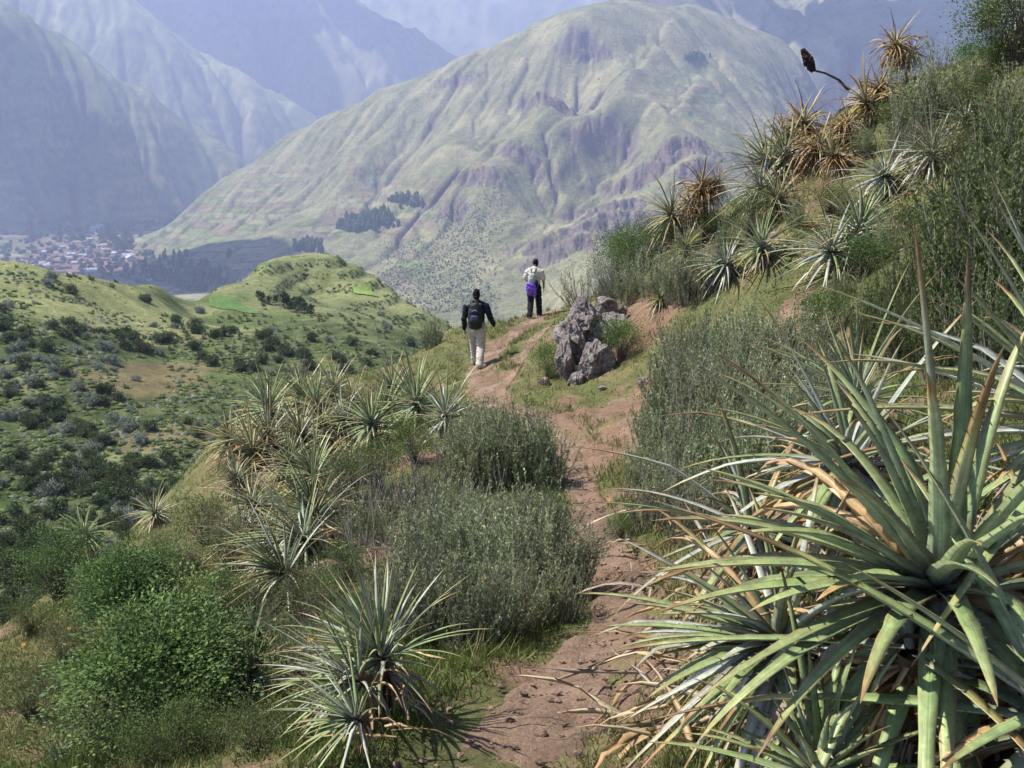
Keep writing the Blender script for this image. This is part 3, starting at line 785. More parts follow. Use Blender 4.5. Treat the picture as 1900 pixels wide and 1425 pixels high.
def puya_leaf(r, base, d0, L, W, droop, nseg=9, pal=GREEN, tip=0.15, spines=False, curl=0.0, dead=False):
    """one strap leaf: a thin closed crescent, channelled above, with hooked marginal spines when near"""
    t = np.linspace(0, 1, nseg + 1)
    d = unit(d0); p = np.array(base, float); P = [p.copy()]; T = [d.copy()]
    side0 = np.cross(d, np.array([0, 0, 1.0]))
    if np.linalg.norm(side0) < 0.1: side0 = np.array([1.0, 0, 0])
    side0 = unit(side0)
    sway = r.normal() * 0.10
    for k in range(nseg):
        ds = 1.0 / nseg
        d = unit(d + np.array([0, 0, -1.0]) * droop * ds * (0.4 + 1.2 * t[k]) + side0 * sway * ds * (1 + 2 * curl) + (rdir(r, 1)[0] * 0.22 * curl))
        p = p + d * L * ds
        P.append(p.copy()); T.append(d.copy())
    P = np.array(P); T = np.array(T)
    S = unit(np.cross(T, np.array([0, 0, 1.0]) + 0 * T) + 0.05 * side0)
    flip = np.sign((S @ side0)); flip[flip == 0] = 1; S = S * flip[:, None]
    N = np.cross(S, T)
    if dead:
        tw = np.cumsum(r.normal(size=nseg + 1) * 0.45 * (0.5 + curl))
        S, N = S * np.cos(tw)[:, None] + N * np.sin(tw)[:, None], N * np.cos(tw)[:, None] - S * np.sin(tw)[:, None]
    if r.random() < 0.22 and not dead:
        kk = r.integers(nseg // 3, nseg)
        bend = unit(rdir(r, 1)[0] + np.array([0, 0, -1.0])) * (0.12 + 0.25 * r.random())
        P[kk:] = P[kk:] + (np.arange(nseg + 1 - kk)[:, None] * L / nseg) * bend
        T = unit(np.gradient(P, axis=0)); S = unit(S - (S * T).sum(1, keepdims=True) * T); N = np.cross(S, T)
    w = (1 + 0.06 * r.normal(size=nseg + 1)) * W * 1.12 * (0.6 + 0.4 * np.minimum(1, t * 6)) * np.maximum(1 - t, 0) ** (0.62 + 0.1 * r.random()) + 0.0010
    ch = 0.26 if not dead else 0.35 * r.random()
    el = P - S * w[:, None] / 2 + N * (w * ch)[:, None]
    er = P + S * w[:, None] / 2 + N * (w * ch)[:, None]
    tm = P
    bm_ = P - N * (0.07 * w + 0.0012)[:, None]
    V = np.stack([el, tm, er, bm_], 1).reshape(-1, 3)
    i = np.arange(nseg)[:, None] * 4; j = np.arange(4)[None]; j2 = (j + 1) % 4
    F4 = np.stack([i + j, i + j2, i + 4 + j2, i + 4 + j], -1).reshape(-1, 4)
    v = 0.85 + 0.3 * r.random()
    c = mixc(mixc(pal[0], pal[1], sstep(0.0, 0.35, t)), np.broadcast_to(pal[2], (nseg + 1, 3)), sstep(0.45, 0.95, t) * (0.4 + 0.6 * r.random()))
    tc_ = mixc(BROWNTIP, L3(0.5, 0.36, 0.22), np.full(nseg + 1, r.random()))
    if not dead:
        c = mixc(c, np.broadcast_to(L3(0.44, 0.38, 0.13), c.shape), sstep(1 - tip * 2.4, 1 - tip * 1.2, t) * (0.3 + 0.6 * r.random()))
        c = mixc(c, np.broadcast_to(BROWNTIP * (0.5 + 0.9 * r.random()), c.shape), sstep(1 - tip * 1.35, 1 - tip * 0.85, t))
        c = mixc(c, tc_, sstep(1 - tip * 0.6, 1.0, t)) * v
    else:
        c = mixc(c, tc_, sstep(1 - tip * 1.5, 1 - tip * 0.5, t) * 0.6) * v * (0.8 + 0.4 * r.random((nseg + 1, 1)))
    cb = mixc(c, np.broadcast_to(L3(0.50, 0.54, 0.49) * v, c.shape), np.full(nseg + 1, 0.0 if dead else 0.55) * sstep(1 - tip * 0.8, 1 - tip * 2, t))
    ce = mixc(c, np.broadcast_to(L3(0.36, 0.24, 0.12), c.shape), np.full(nseg + 1, 0.2) + (r.random() < 0.3) * 0.5 * r.random(nseg + 1))
    C = np.stack([ce, c, ce, cb], 1).reshape(-1, 3)
    F = [F4]
    o_ = r.random() * 50
    puya_leaf.uv = np.stack([np.stack([np.full(nseg + 1, q), t * L * 2.2, np.full(nseg + 1, o_)], 1) for q in (-4.0, 0.0, 4.0, 1.0)], 1).reshape(-1, 3)
    if spines:
        ns = int(L * 0.8 / 0.042)
        ts = (np.arange(ns) + 0.5) / ns * 0.82 + 0.04
        SV = []; SF = []; n0 = len(V)
        for sgn, E in ((-1, el), (1, er)):
            pe = np.stack([np.interp(ts, t, E[:, q]) for q in range(3)], 1)
            te = unit(np.stack([np.interp(ts, t, T[:, q]) for q in range(3)], 1))
            se = unit(np.stack([np.interp(ts, t, S[:, q]) for q in range(3)], 1)) * sgn
            tri = np.stack([pe - te * 0.003, pe + se * 0.0075 + te * 0.004, pe + te * 0.003], 1)
            k0 = n0 + sum(len(q) for q in SV)
            SV.append(tri.reshape(-1, 3)); SF.append(k0 + np.arange(len(ts) * 3).reshape(-1, 3))
        SV = np.concatenate(SV)
        V = np.concatenate([V, SV]); C = np.concatenate([C, np.broadcast_to(L3(0.13, 0.07, 0.04), SV.shape)])
        F.append(np.concatenate(SF))
        puya_leaf.uv = np.concatenate([puya_leaf.uv, np.zeros_like(SV)])
    return V, F, C

def puya_leafset(r, axis, n, L, W, pal, th0=8, th1=105, droop=0.7, tip=0.15, spines=False, nseg=9, ndead=20, dpal=DEAD, L_var=0.2, dead_len=0.8, silver_mix=0.0, dth=(95, 145), dry_mix=0.0):
    """list of (kind, V, F, C) around the origin: live strap leaves, then dry ones hanging below"""
    A = unit(axis); U = unit(np.cross(A, [0.31, 0.9, 0.1])); B = np.cross(A, U)
    out = []
    ga = math.pi * (3 - math.sqrt(5))
    for i in range(n):
        f = (i + 0.5) / n
        th = R(th0 + (th1 - th0) * f ** 0.85) + r.normal() * 0.07
        ph = i * ga + r.normal() * 0.12
        rad = U * math.cos(ph) + B * math.sin(ph)
        d = A * math.cos(th) + rad * math.sin(th)
        base = A * (0.07 - 0.16 * f) * L + rad * (0.015 + 0.035 * f) * L
        ll = L * (0.8 + 0.2 * min(1, f * 3)) * (1 + L_var * r.normal())
        pp = SILVER if r.random() < silver_mix else pal
        if f > 0.3 and r.random() < dry_mix:
            out.append(('dry_leaf',) + puya_leaf(r, base, d, ll * 0.9, W * 0.8, 1.2 + r.random(), nseg, dpal if r.random() < .8 else GREYD, 0.3, False, 0.6, True) + (puya_leaf.uv,))
            continue
        out.append(('leaf',) + puya_leaf(r, base, d, ll, W * (0.85 + 0.3 * r.random()), droop * (0.5 + 0.8 * f) * (0.7 + 0.6 * r.random()), nseg, pp, tip * (0.3 + 0.7 * min(1, f * 2)) * (0.4 + r.random() * 0.9 + (r.random() < 0.15) * 1.6), spines) + (puya_leaf.uv,))
    for i in range(ndead):
        ph = r.random() * 2 * math.pi
        th = R(dth[0] + (dth[1] - dth[0]) * r.random())
        rad = U * math.cos(ph) + B * math.sin(ph)
        d = A * math.cos(th) + rad * math.sin(th)
        base = A * (-0.10 - 0.22 * r.random()) * L + rad * 0.04 * L
        pp = dpal if r.random() < 0.72 else GREYD
        out.append(('dry_leaf',) + puya_leaf(r, base, d, L * dead_len * (0.6 + 0.5 * r.random()), W * 0.8, 1.6 + r.random() * 1.5, max(6, nseg - 2), pp, 0.25, False, 0.9, True) + (puya_leaf.uv,))
    return out

def puya_stem(ax, L, h):
    a = unit(ax)
    p = np.array([[0, 0, 0.02]]) + np.linspace(0, 1, 5)[:, None] * (-a * 0.3 * L * 0.6)
    q = p[-1] + np.linspace(0, 1, 5)[1:, None] * np.array([[0, 0, -h]])
    pts = np.concatenate([p, q])
    V, F = tube(pts, np.linspace(0.045, 0.06, len(pts)) * L / 0.7, 7)
    return V, [F], np.broadcast_to(L3(0.10, 0.065, 0.04), V.shape)

def puya_single(loc, label, group, axis, n, L, W, seed, stem_h=0.4, **kw):
    """a near rosette whose leaves are all objects of their own"""
    r = np.random.default_rng(seed)
    root = obj('puya_plant', None); root.location = loc
    tag(root, label, 'plant', group)
    V, F, C = puya_stem(axis, L, stem_h)
    obj('stem', mesh('stem', V, F, C), M_bark, root)
    for kind, V, F, C, uv in puya_leafset(r, axis, n, L, W, kw.get('pal', GREEN), **{k: v for k, v in kw.items() if k != 'pal'}):
        obj(kind, mesh(kind, V, F, C, True, uv), M_puya, root)
    return root

_pp_cache = {}
def puya_proto(key, axis, n, L, W, seed, stem_h=0.35, **kw):
    if key not in _pp_cache:
        r = np.random.default_rng(seed)
        live, dry = Acc(), Acc()
        for kind, V, F, C, uv in puya_leafset(r, axis, n, L, W, kw.get('pal', GREEN), **{k: v for k, v in kw.items() if k != 'pal'}):
            (live if kind == 'leaf' else dry).add(V, F, C)
        V, F, C = puya_stem(axis, L, stem_h)
        ml = live.mesh('leaves'); md = dry.mesh('dry_leaves'); ms = mesh('stem', V, F, C)
        ml.materials.append(M_puya); md.materials.append(M_puya); ms.materials.append(M_bark)
        _pp_cache[key] = (ml, md, ms)
    return _pp_cache[key]

def puya_copy(key, loc, label, group, rz, sc, tilt=(0, 0)):
    ml, md, ms = _pp_cache[key]
    root = obj('puya_plant', None)
    root.location = loc; root.rotation_euler = (tilt[0], tilt[1], rz); root.scale = (sc, sc, sc)
    tag(root, label, 'plant', group)
    tag(obj('leaves', ml, None, root), kind='stuff'); tag(obj('dry_leaves', md, None, root), kind='stuff'); obj('stem', ms, None, root)
    return root

# ---- shrubs
M_leaf = mat_col('shrub_leaf', 0.55, 0.25, ((3.0, 0.25),), trans=0.25, rand=0.2, hue=0.02)
M_twig = mat_col('twig', 0.9, 0.1, ((9.0, 0.3),))

def broom_proto(seed, h=1.0, spread=0.5, nst=62, nleaf=46, leaf=0.036, lw=0.0115, green=L3(0.17, 0.22, 0.095), tipc=L3(0.36, 0.41, 0.22), twig=L3(0.27, 0.235, 0.185), start=0.12, bare=0.0, lean=0.2):
    """upright brushy shrub: many thin wands clothed in narrow leaves"""
    r = np.random.default_rng(seed)
    st, fo = Acc(), Acc()
    for i in range(nst):
        a = r.random() * 2 * math.pi; q = math.sqrt(r.random())
        b = np.array([math.cos(a), math.sin(a), 0]) * q * spread * 0.45
        out = np.array([math.cos(a), math.sin(a), 0]) * q * lean + r.normal(size=3) * 0.08
        d = unit(np.array([0, 0, 1.0]) + out)
        hh = h * (0.4 + 0.65 * r.random() ** 1.3) * (1.05 - 0.25 * q)
        n = 6
        P = [b]
        for k in range(n):
            d = unit(d + r.normal(size=3) * 0.10 + np.array([0, 0, 0.06]))
            P.append(P[-1] + d * hh / n)
        P = np.array(P)
        V, F = tube(P, np.linspace(0.0055, 0.0016, n + 1) * (h ** 0.5), 3)
        st.add(V, F, twig * (0.75 + 0.5 * r.random()))
        chains = [(P, start, 1.0)]
        for _ in range(2):
            k = r.integers(1, n)
            dd = unit(unit(P[k + 0] - P[k - 1]) + rdir(r, 1)[0] * 0.55 + np.array([0, 0, 0.25]))
            m = 3; Q = [P[k]]
            for _k in range(m):
                dd = unit(dd + np.array([0, 0, 0.16]) + r.normal(size=3) * 0.08); Q.append(Q[-1] + dd * hh * 0.32 / m)
            Q = np.array(Q); V, F = tube(Q, np.linspace(0.003, 0.0012, m + 1) * (h ** 0.5), 3)
            st.add(V, F, twig * (0.75 + 0.5 * r.random())); chains.append((Q, 0.1, 0.42))
        for (Q, s0, fr) in chains:
            if r.random() < bare: continue
            nl = int(nleaf * fr)
            if nl < 1: continue
            tt = s0 + (1 - s0) * r.random(nl) ** 0.85
            x = tt * (len(Q) - 1); k = np.minimum(x.astype(int), len(Q) - 2); f = (x - k)[:, None]
            pos = Q[k] * (1 - f) + Q[k + 1] * f
            ax = unit(Q[k + 1] - Q[k])
            D = unit(ax * 0.9 + rdir(r, nl) * 0.75)
            N = unit(rdir(r, nl) + np.array([0, 0, 0.7]))
            V, F = leaves(pos, D, N, leaf * (0.6 + 0.8 * r.random(nl)), lw * (0.7 + 0.6 * r.random(nl)))
            cc = mixc(green, tipc, np.clip(tt * r.random(nl) * 1.4, 0, 1)) * (0.7 + 0.6 * r.random((nl, 1)))
            fo.add(V, F, np.repeat(cc, 4, 0))
    a, b = st.mesh('stems', False), fo.mesh('foliage', False)
    a.materials.append(M_twig); b.materials.append(M_leaf)
    return (a, b, 'stems')

def bush_proto(seed, rad=(0.6, 0.6, 0.55), nclump=90, per=70, leaf=0.03, lw=0.017, green=L3(0.06, 0.10, 0.026), tipc=L3(0.14, 0.19, 0.05), twig=L3(0.12, 0.095, 0.075), inner=0.35, lift=0.95, core=0.0):
    """rounded bush of many leafy sprays on branching stems"""
    r = np.random.default_rng(seed)
    st, fo = Acc(), Acc()
    rad = np.array(rad)
    cz = rad[2] * lift
    dirs = rdir(r, nclump); dirs[:, 2] = np.where(dirs[:, 2] < -0.55, -dirs[:, 2], dirs[:, 2])
    lump = 1 + 0.42 * fbm(dirs[:, 0] * 2 + seed, dirs[:, 1] * 2 + dirs[:, 2] * 2, 3, 0.6, seed)
    q = (inner + (1 - inner) * r.random(nclump) ** 0.5) * lump
    cen = dirs * q[:, None] * rad + np.array([0, 0, cz])
    for i in range(nclump):
        mid = cen[i] * np.array([0.35, 0.35, 0.5]) + r.normal(size=3) * 0.04
        P = np.array([[r.normal() * 0.03, r.normal() * 0.03, -0.06], mid, cen[i]])
        V, F = tube(P, np.array([0.012, 0.006, 0.002]) * max(rad), 3)
        st.add(V, F, twig * (0.7 + 0.6 * r.random()))
        m = int(per * (0.6 + 0.8 * r.random()))
        s = 0.17 * max(rad) * (0.6 + 0.8 * r.random())
        off = r.normal(size=(m, 3)) * s * np.array([1, 1, 0.8])
        pos = cen[i] + off
        D = unit(dirs[i] * 0.5 + unit(off) * 0.6 + rdir(r, m) * 0.8 + np.array([0, 0, 0.3]))
        N = unit(dirs[i] * 0.6 + rdir(r, m) * 0.8 + np.array([0, 0, 0.6]))
        V, F = leaves(pos, D, N, leaf * (0.6 + 0.8 * r.random(m)), lw * (0.6 + 0.8 * r.random(m)))
        tone = 0.55 + 0.85 * r.random()
        cc = mixc(green, tipc, np.clip(r.random(m) * 0.8 + off[:, 2] / s * 0.15, 0, 1)) * tone * (0.75 + 0.5 * r.random((m, 1)))
        fo.add(V, F, np.repeat(cc, 4, 0))
    if core:
        V, F = ico_(2)
        V = V * (1 + 0.25 * r.normal(size=(len(V), 1))) * rad * core + np.array([0, 0, cz * 0.9])
        fo.add(V, F, mixc(green, tipc, r.random(len(V)) * 0.5))
    a, b = st.mesh('branches', False), fo.mesh('foliage', False)
    a.materials.append(M_twig); b.materials.append(M_leaf)
    return (a, b, 'branches')

def shrub(name, proto, loc, label, group, sc=1.0, rz=0.0, tilt=(0, 0), sz=1.0, cat='shrub'):
    a, b, nm = proto
    root = obj(name, None)
    root.location = loc; root.rotation_euler = (tilt[0], tilt[1], rz); root.scale = (sc, sc, sc * sz)
    tag(root, label, cat, group)
    obj(nm, a, None, root); obj('foliage', b, None, root)
    return root
# ================================================================== ROCKS, PEOPLE, DEAD STALKS
def const_col(me, c):
    a = me.color_attributes.new('Col', 'FLOAT_COLOR', 'POINT')
    c4 = np.ones((len(me.vertices), 4), np.float32); c4[:, :3] = c
    a.data.foreach_set('color', c4.ravel())

def ico(sub):
    bm = bmesh.new(); bmesh.ops.create_icosphere(bm, subdivisions=sub, radius=1.0)
    V = np.array([v.co[:] for v in bm.verts]); F = np.array([[v.index for v in f.verts] for f in bm.faces]); bm.free()
    return V, F
ICO = {k: ico(k) for k in (1, 2, 3, 5)}

def chunk(r, rad, sub=5, nplane=16, rough=0.06, squash=(0.62, 0.95)):
    """broken stone: a many-sided block with chipped, uneven faces"""
    D, F = ICO[sub]
    n = rdir(r, nplane); d = squash[0] + (squash[1] - squash[0]) * r.random(nplane)
    dots = D @ n.T
    rr = np.min(np.where(dots > 0.05, d[None] / np.maximum(dots, 0.05), 9.0), 1)
    rr = np.minimum(rr, 1.15)
    if sub >= 4:
        o = r.random() * 50
        rr = rr + rough * fbm(D[:, 0] * 3 + o, D[:, 1] * 3 + D[:, 2] * 2.5, 5, 0.6, 600) - 0.10 * sstep(0.55, 0.95, ridged(D[:, 0] * 2 + o, D[:, 2] * 2 - D[:, 1], 3, 0.5, 610) - 0.3)
    return D * rr[:, None] * np.array(rad), F

M_rock = mat_col('weathered_rock', 0.9, 0.2, ((4.0, 0.3), (18.0, 0.4), (70.0, 0.35)), 1.0, 22.0, 0.06)
root = obj('rock_outcrop', None); rp = at(1095, 690, 17.8); root.location = rp
tag(root, 'lichen-grey purplish rock outcrop jutting from the bank beside the trail', 'rock')
r = np.random.default_rng(41)
for (px, py, Yd, rad, rot) in [(1092,588,18.3,(.44,.45,.46),.3),(1056,662,17.5,(.24,.32,.44),.1),(1108,668,17.2,(.33,.32,.48),-.35),(1140,612,18.4,(.42,.4,.34),.2),(1128,560,18.9,(.24,.25,.17),0),(1073,628,17.9,(.3,.4,.46),.35),(1105,625,18.2,(.4,.4,.4),0),(1082,700,17.1,(.2,.25,.22),-.2),(1150,572,19.2,(.2,.2,.15),0)]:
    V, F = chunk(r, rad)
    V = V @ np.array(Matrix.Rotation(-rot, 3, 'Y')).T
    n = fbm(V[:, 0] * 5, V[:, 1] * 5 + V[:, 2] * 4, 4, 0.6, 620)
    C = mixc(L3(0.225, 0.19, 0.18), L3(0.35, 0.305, 0.285), sstep(-0.3, 0.5, n))
    C = mixc(C, L3(0.33, 0.335, 0.28), sstep(0.2, 0.55, fbm(V[:, 0] * 9, V[:, 2] * 9, 3, 0.6, 621)) * 0.6)
    C = mixc(C, L3(0.13, 0.085, 0.07), sstep(0.35, 0.6, fbm(V[:, 0] * 7 + 9, V[:, 2] * 7, 3, 0.6, 622)) * 0.7)
    o = obj('boulder', mesh('boulder', V, F, C, False), M_rock, root)
    o.location = at(px - 8, py + 6, Yd + .15) - rp
for (px, py, s, lab) in [(1215,792,.10,'reddish stone in the cut bank below the outcrop'),(1010,712,.12,'small grey stone in the turf below the outcrop'),(1195,715,.16,'dark stone lodged in the bank edge below the shrubs'),(1118,722,.07,'pale pebble-sized stone on the grass below the outcrop'),(826,838,.08,'pale stone on the bare slide beside the trail')]:
    p = hit_near(px, py)
    V, F = chunk(r, (s, s, s * .7))
    C = np.broadcast_to(L3(0.30, 0.24, 0.22) * (0.8 + .5 * r.random()), V.shape)
    tag(obj('stone', mesh('stone', V, F, C, False), M_rock, loc=p + np.array([0, 0, s * .25])), lab, 'stone')

# ---- people
def loft(bm, pts, rads, k=12, lat=(1, 0, 0)):
    """rounded limb: elliptical rings (lateral, depth) along a polyline with domed ends"""
    pts = [np.array(p, float) for p in pts]
    rads = [np.array(q if hasattr(q, '__len__') else (q, q), float) for q in rads]
    T0 = unit(pts[1] - pts[0]); T1 = unit(pts[-1] - pts[-2])
    P, Q, T = [], [], []
    Tm = unit(np.gradient(np.array(pts), axis=0))
    for an in (80, 55, 28):
        P.append(pts[0] - T0 * rads[0].min() * math.sin(R(an))); Q.append(rads[0] * math.cos(R(an))); T.append(T0)
    for i in range(len(pts)):
        P.append(pts[i]); Q.append(rads[i]); T.append(Tm[i])
    for an in (28, 55, 80):
        P.append(pts[-1] + T1 * rads[-1].min() * math.sin(R(an))); Q.append(rads[-1] * math.cos(R(an))); T.append(T1)
    rings = []
    for p, q, t in zip(P, Q, T):
        l = np.array(lat, float)
        if abs(unit(l) @ t) > 0.92: l = np.array([0, 0, 1.0])
        A = unit(l - (l @ t) * t); B = np.cross(t, A)
        rings.append([bm.verts.new(tuple(p + A * q[0] * math.cos(w) + B * q[1] * math.sin(w))) for w in np.arange(k) * 2 * math.pi / k])
    for a, b in zip(rings[:-1], rings[1:]):
        for j in range(k):
            bm.faces.new((a[j], a[(j + 1) % k], b[(j + 1) % k], b[j]))
    bm.faces.new(rings[0][::-1]); bm.faces.new(rings[-1])

def fuse(name, parts, voxel, c, smooth=3, wrinkle=0.0, seed=0):
    """parts fused into one continuous skin"""
    bm = bmesh.new()
    for p in parts:
        loft(bm, *p)
    bmesh.ops.recalc_face_normals(bm, faces=bm.faces)
    me = bpy.data.meshes.new(name); bm.to_mesh(me); bm.free()
    t = bpy.data.objects.new('fusing', me); col.objects.link(t)
    m = t.modifiers.new('r', 'REMESH'); m.mode = 'VOXEL'; m.voxel_size = voxel; m.use_smooth_shade = True
    s = t.modifiers.new('s', 'SMOOTH'); s.iterations = smooth; s.factor = 0.5
    dg = bpy.context.evaluated_depsgraph_get()
    out = bpy.data.meshes.new_from_object(t.evaluated_get(dg))
    bpy.data.objects.remove(t); bpy.data.meshes.remove(me)
    out.name = name
    n = len(out.vertices)
    co = np.empty(n * 3, np.float32); out.vertices.foreach_get('co', co); co = co.reshape(-1, 3)
    if wrinkle:
        no = np.empty(n * 3, np.float32); out.vertices.foreach_get('normal', no); no = no.reshape(-1, 3)
        f = ridged(co[:, 0] * 7 + co[:, 1] * 5 + seed, co[:, 2] * 11 + co[:, 0] * 3, 3, 0.5, 700 + seed)
        co = co + no * (f[:, None] - 0.5) * wrinkle
        out.vertices.foreach_set('co', co.astype(np.float32).ravel())
    cc = np.broadcast_to(np.array(c, float), (n, 3)) if not callable(c) else c(co)
    const_col(out, cc)
    out.update()
    return out

M_cloth = mat_col('cloth', 0.85, 0.15, ((25.0, 0.12), (160.0, 0.15)), 0.3, 120.0, 0.004)
M_skin = mat_col('skin', 0.55, 0.3, ((30.0, 0.08),))
M_nylon = mat_col('nylon', 0.6, 0.3, ((40.0, 0.15),), 0.3, 90.0, 0.004)

def hand_parts(w, d, side, curl=0.6):
    """palm, four unequal curled fingers and a thumb leaving the side of the palm"""
    d = unit(d); x = np.array([0, 1.0, 0]); x = unit(x - (x @ d) * d); nrm = np.array([-side, 0, 0.0]); nrm = unit(nrm - (nrm @ d) * d)
    pal = w + d * 0.05
    out = [([w, w + d * 0.04, w + d * 0.085], [(0.022, 0.016), (0.038, 0.016), (0.040, 0.014)], 10, x)]
    for k, ln in enumerate((0.066, 0.076, 0.071, 0.055)):
        b = w + d * 0.085 + x * (0.028 - 0.0185 * k)
        p1 = b + unit(d + nrm * curl * 0.5) * ln * 0.5; p2 = p1 + unit(d * 0.6 + nrm * curl * 1.3) * ln * 0.5
        out.append(([b - d * 0.01, p1, p2], [0.0095, 0.009, 0.0075], 8))
    b = w + d * 0.03 + x * 0.03
    p1 = b + unit(d * 0.6 + x * 0.8 + nrm * 0.3) * 0.035; p2 = p1 + unit(d + nrm * 0.6) * 0.03
    out.append(([b, p1, p2], [0.012, 0.0105, 0.009], 8))
    return out

SKIN = L3(0.30, 0.155, 0.095)
def person(loc, rz, J, label, top, trouser, shoe, top_name, sleeve, seed, head_turn=0.0):
    root = obj('person', None); root.location = loc; root.rotation_euler = (0, 0, rz)
    tag(root, label, 'person', 'hikers walking away along the trail')
    H = np.array(J['head']); N0 = np.array(J['neck'])
    f = np.array([math.sin(head_turn), math.cos(head_turn), 0]); sd = np.array([f[1], -f[0], 0])
    parts = [([(0, .0, .93), (0, .01, 1.08), (0, .0, 1.25), (0, .0, 1.40), tuple(N0 + (0, 0, -.02))], [(.155, .11), (.14, .10), (.165, .115), (.165, .10), (.06, .06)]),
             ([tuple(N0 - (0, 0, .05)), tuple(N0 + (0, 0.005, .08))], [.060, .056]),
             ([tuple(H + (0, 0, -.085) + f * .02), tuple(H + (0, 0, -.02)), tuple(H + (0, 0, .045))], [(.058, .072), (.074, .092), (.070, .088)], 14, tuple(sd)),
             ([tuple(H + f * .085 + (0, 0, .01)), tuple(H + f * .108 + (0, 0, -.025))], [.010, .015], 8),
             ([tuple(H + f * .08 + (0, 0, -.062) - sd * .02), tuple(H + f * .08 + (0, 0, -.062) + sd * .02)], [.009, .009], 8)]
    for s in (-1, 1):
        e = H + sd * s * .076 + (0, 0, -.01)
        parts.append(([tuple(e - (0, 0, .022)), tuple(e + (0, 0, .022))], [(.012, .018), (.012, .02)], 8, tuple(sd)))
        a = J['arm'][s]; l = J['leg'][s]
        parts.append(([(s * .14, 0, 1.39), a[0], a[1], a[2]], [.065, .056, .042, .028]))
        parts += hand_parts(np.array(a[2]), np.array(a[2]) - np.array(a[1]), s)
        parts.append(([(s * .08, 0, .95), l[0], l[1], l[2]], [.095, .088, .056, .038]))
        ft = np.array(l[2]); toe = ft + np.array(l[3])
        parts.append(([tuple(ft + (0, -.03, -.04)), tuple(toe + (0, 0, 0))], [(.035, .035), (.035, .025)]))
    body = obj('body', fuse('body', parts, 0.011, SKIN, 1), M_skin, root)
    for s in (-1, 1):
        V, F = ICO[2]
        e = H + f * .083 + sd * s * .032 + (0, 0, .008)
        obj('eye', mesh('eye', V * .011 + e, F, np.full((len(V), 3), .04)), M_skin, root)
    hp = [([tuple(H + (0, 0, -.062) - f * .030), tuple(H + (0, 0, .0) - f * .026), tuple(H + (0, 0, .035) - f * .018), tuple(H + (0, 0, .055) - f * .005)], [(.058, .052), (.079, .078), (.080, .086), (.074, .083)], 14, tuple(sd)),
          ([tuple(H + f * .03 + (0, 0, .075)), tuple(H - f * .05 + (0, 0, .06))], [(.055, .03), (.06, .035)], 10, tuple(sd))]
    obj('hair', fuse('hair', hp, 0.009, L3(0.010, 0.009, 0.010), 1, 0.006, seed), M_cloth, root)
    tp = [([(0, 0, J.get('hem', .90)), (0, .01, 1.08), (0, .0, 1.25), (0, .0, 1.385), (0, 0, 1.435)], [(.180, .135), (.168, .125), (.192, .137), (.198, .125), (.12, .082)])]
    for s in (-1, 1):
        a = J['arm'][s]
        if sleeve == 'long':
            tp.append(([(s * .12, 0, 1.395), a[0], a[1], np.array(a[2]) * .97 + np.array(a[1]) * .03], [.085, .078, .062, .046]))
        else:
            a0, a1 = np.array(a[0]), np.array(a[1])
            tp.append(([(s * .12, 0, 1.395), a0, a0 + (a1 - a0) * .75], [.085, .08, .078]))
    obj(top_name, fuse(top_name, tp, 0.011, top, 2, 0.014, seed + 3), M_cloth, root)
    lp = [([(0, 0, .86), (0, 0, 1.0)], [(.175, .135), (.165, .125)])]
    for s in (-1, 1):
        l = J['leg'][s]
        k, an = np.array(l[1]), np.array(l[2])
        lp.append(([(s * .085, 0, .93), l[0], l[1], k + (an - k) * .55, an + (0, -.005, -.03)], [.12, .112, .088, .082, .078]))
    obj('trousers', fuse("trousers", lp, 0.015, trouser, 2, 0.016, seed + 6), M_cloth, root)
    for s in (-1, 1):
        l = J['leg'][s]; ft = np.array(l[2]); toe = ft + np.array(l[3])
        sh = obj('shoe', fuse('shoe', [([tuple(ft + (0, -.045, -.048)), tuple((ft + toe) / 2 + (0, 0, -.015)), tuple(toe)], [(.045, .045), (.05, .042), (.045, .03)])], 0.009, shoe[0], 1), M_cloth, root)
        obj('sole', fuse('sole', [([tuple(ft + (0, -.05, -.086)), tuple(toe + (0, 0, -.024))], [(.047, .014), (.048, .014)])], 0.008, shoe[1], 1), M_cloth, sh)
    return root

h1 = hit_near(885, 683)
if h1 is None: h1 = at(885, 683, 22)
J1 = dict(head=(0.0, .03, 1.615), neck=(0, .01, 1.45), hem=.90,
    arm={-1: [(-.205, 0, 1.37), (-.265, -.03, 1.10), (-.275, .06, .86)], 1: [(.205, -.01, 1.37), (.305, -.06, 1.14), (.36, .07, .97)]},
    leg={-1: [(-.09, .06, .80), (-.095, .26, .51), (-.10, .34, .10), (0, .15, -.045)], 1: [(.09, -.03, .80), (.095, -.02, .48), (.10, -.30, .16), (0, .10, -.115)]})
person(h1, R(-6), J1, 'person in dark jacket and beige trousers wearing a black backpack', L3(0.012, 0.016, 0.02), L3(0.46, 0.42, 0.36), (L3(0.20, 0.16, 0.13), L3(0.02, 0.015, 0.015)), 'jacket', 'long', 1, R(5))
h2 = hit_near(991, 591)
if h2 is None or h2[1] < 24: h2 = at(991, 591, 28.6)
J2 = dict(head=(0.03, .07, 1.60), neck=(0.01, .02, 1.45), hem=.92,
    arm={-1: [(-.20, .02, 1.36), (-.26, .10, 1.12), (-.20, .30, 1.02)], 1: [(.205, -.01, 1.37), (.265, .0, 1.12), (.27, .09, .90)]},
    leg={-1: [(-.09, -.05, .80), (-.09, -.06, .48), (-.095, -.32, .16), (0, .10, -.11)], 1: [(.09, .07, .80), (.10, .26, .51), (.115, .34, .10), (.02, .15, -.045)]})
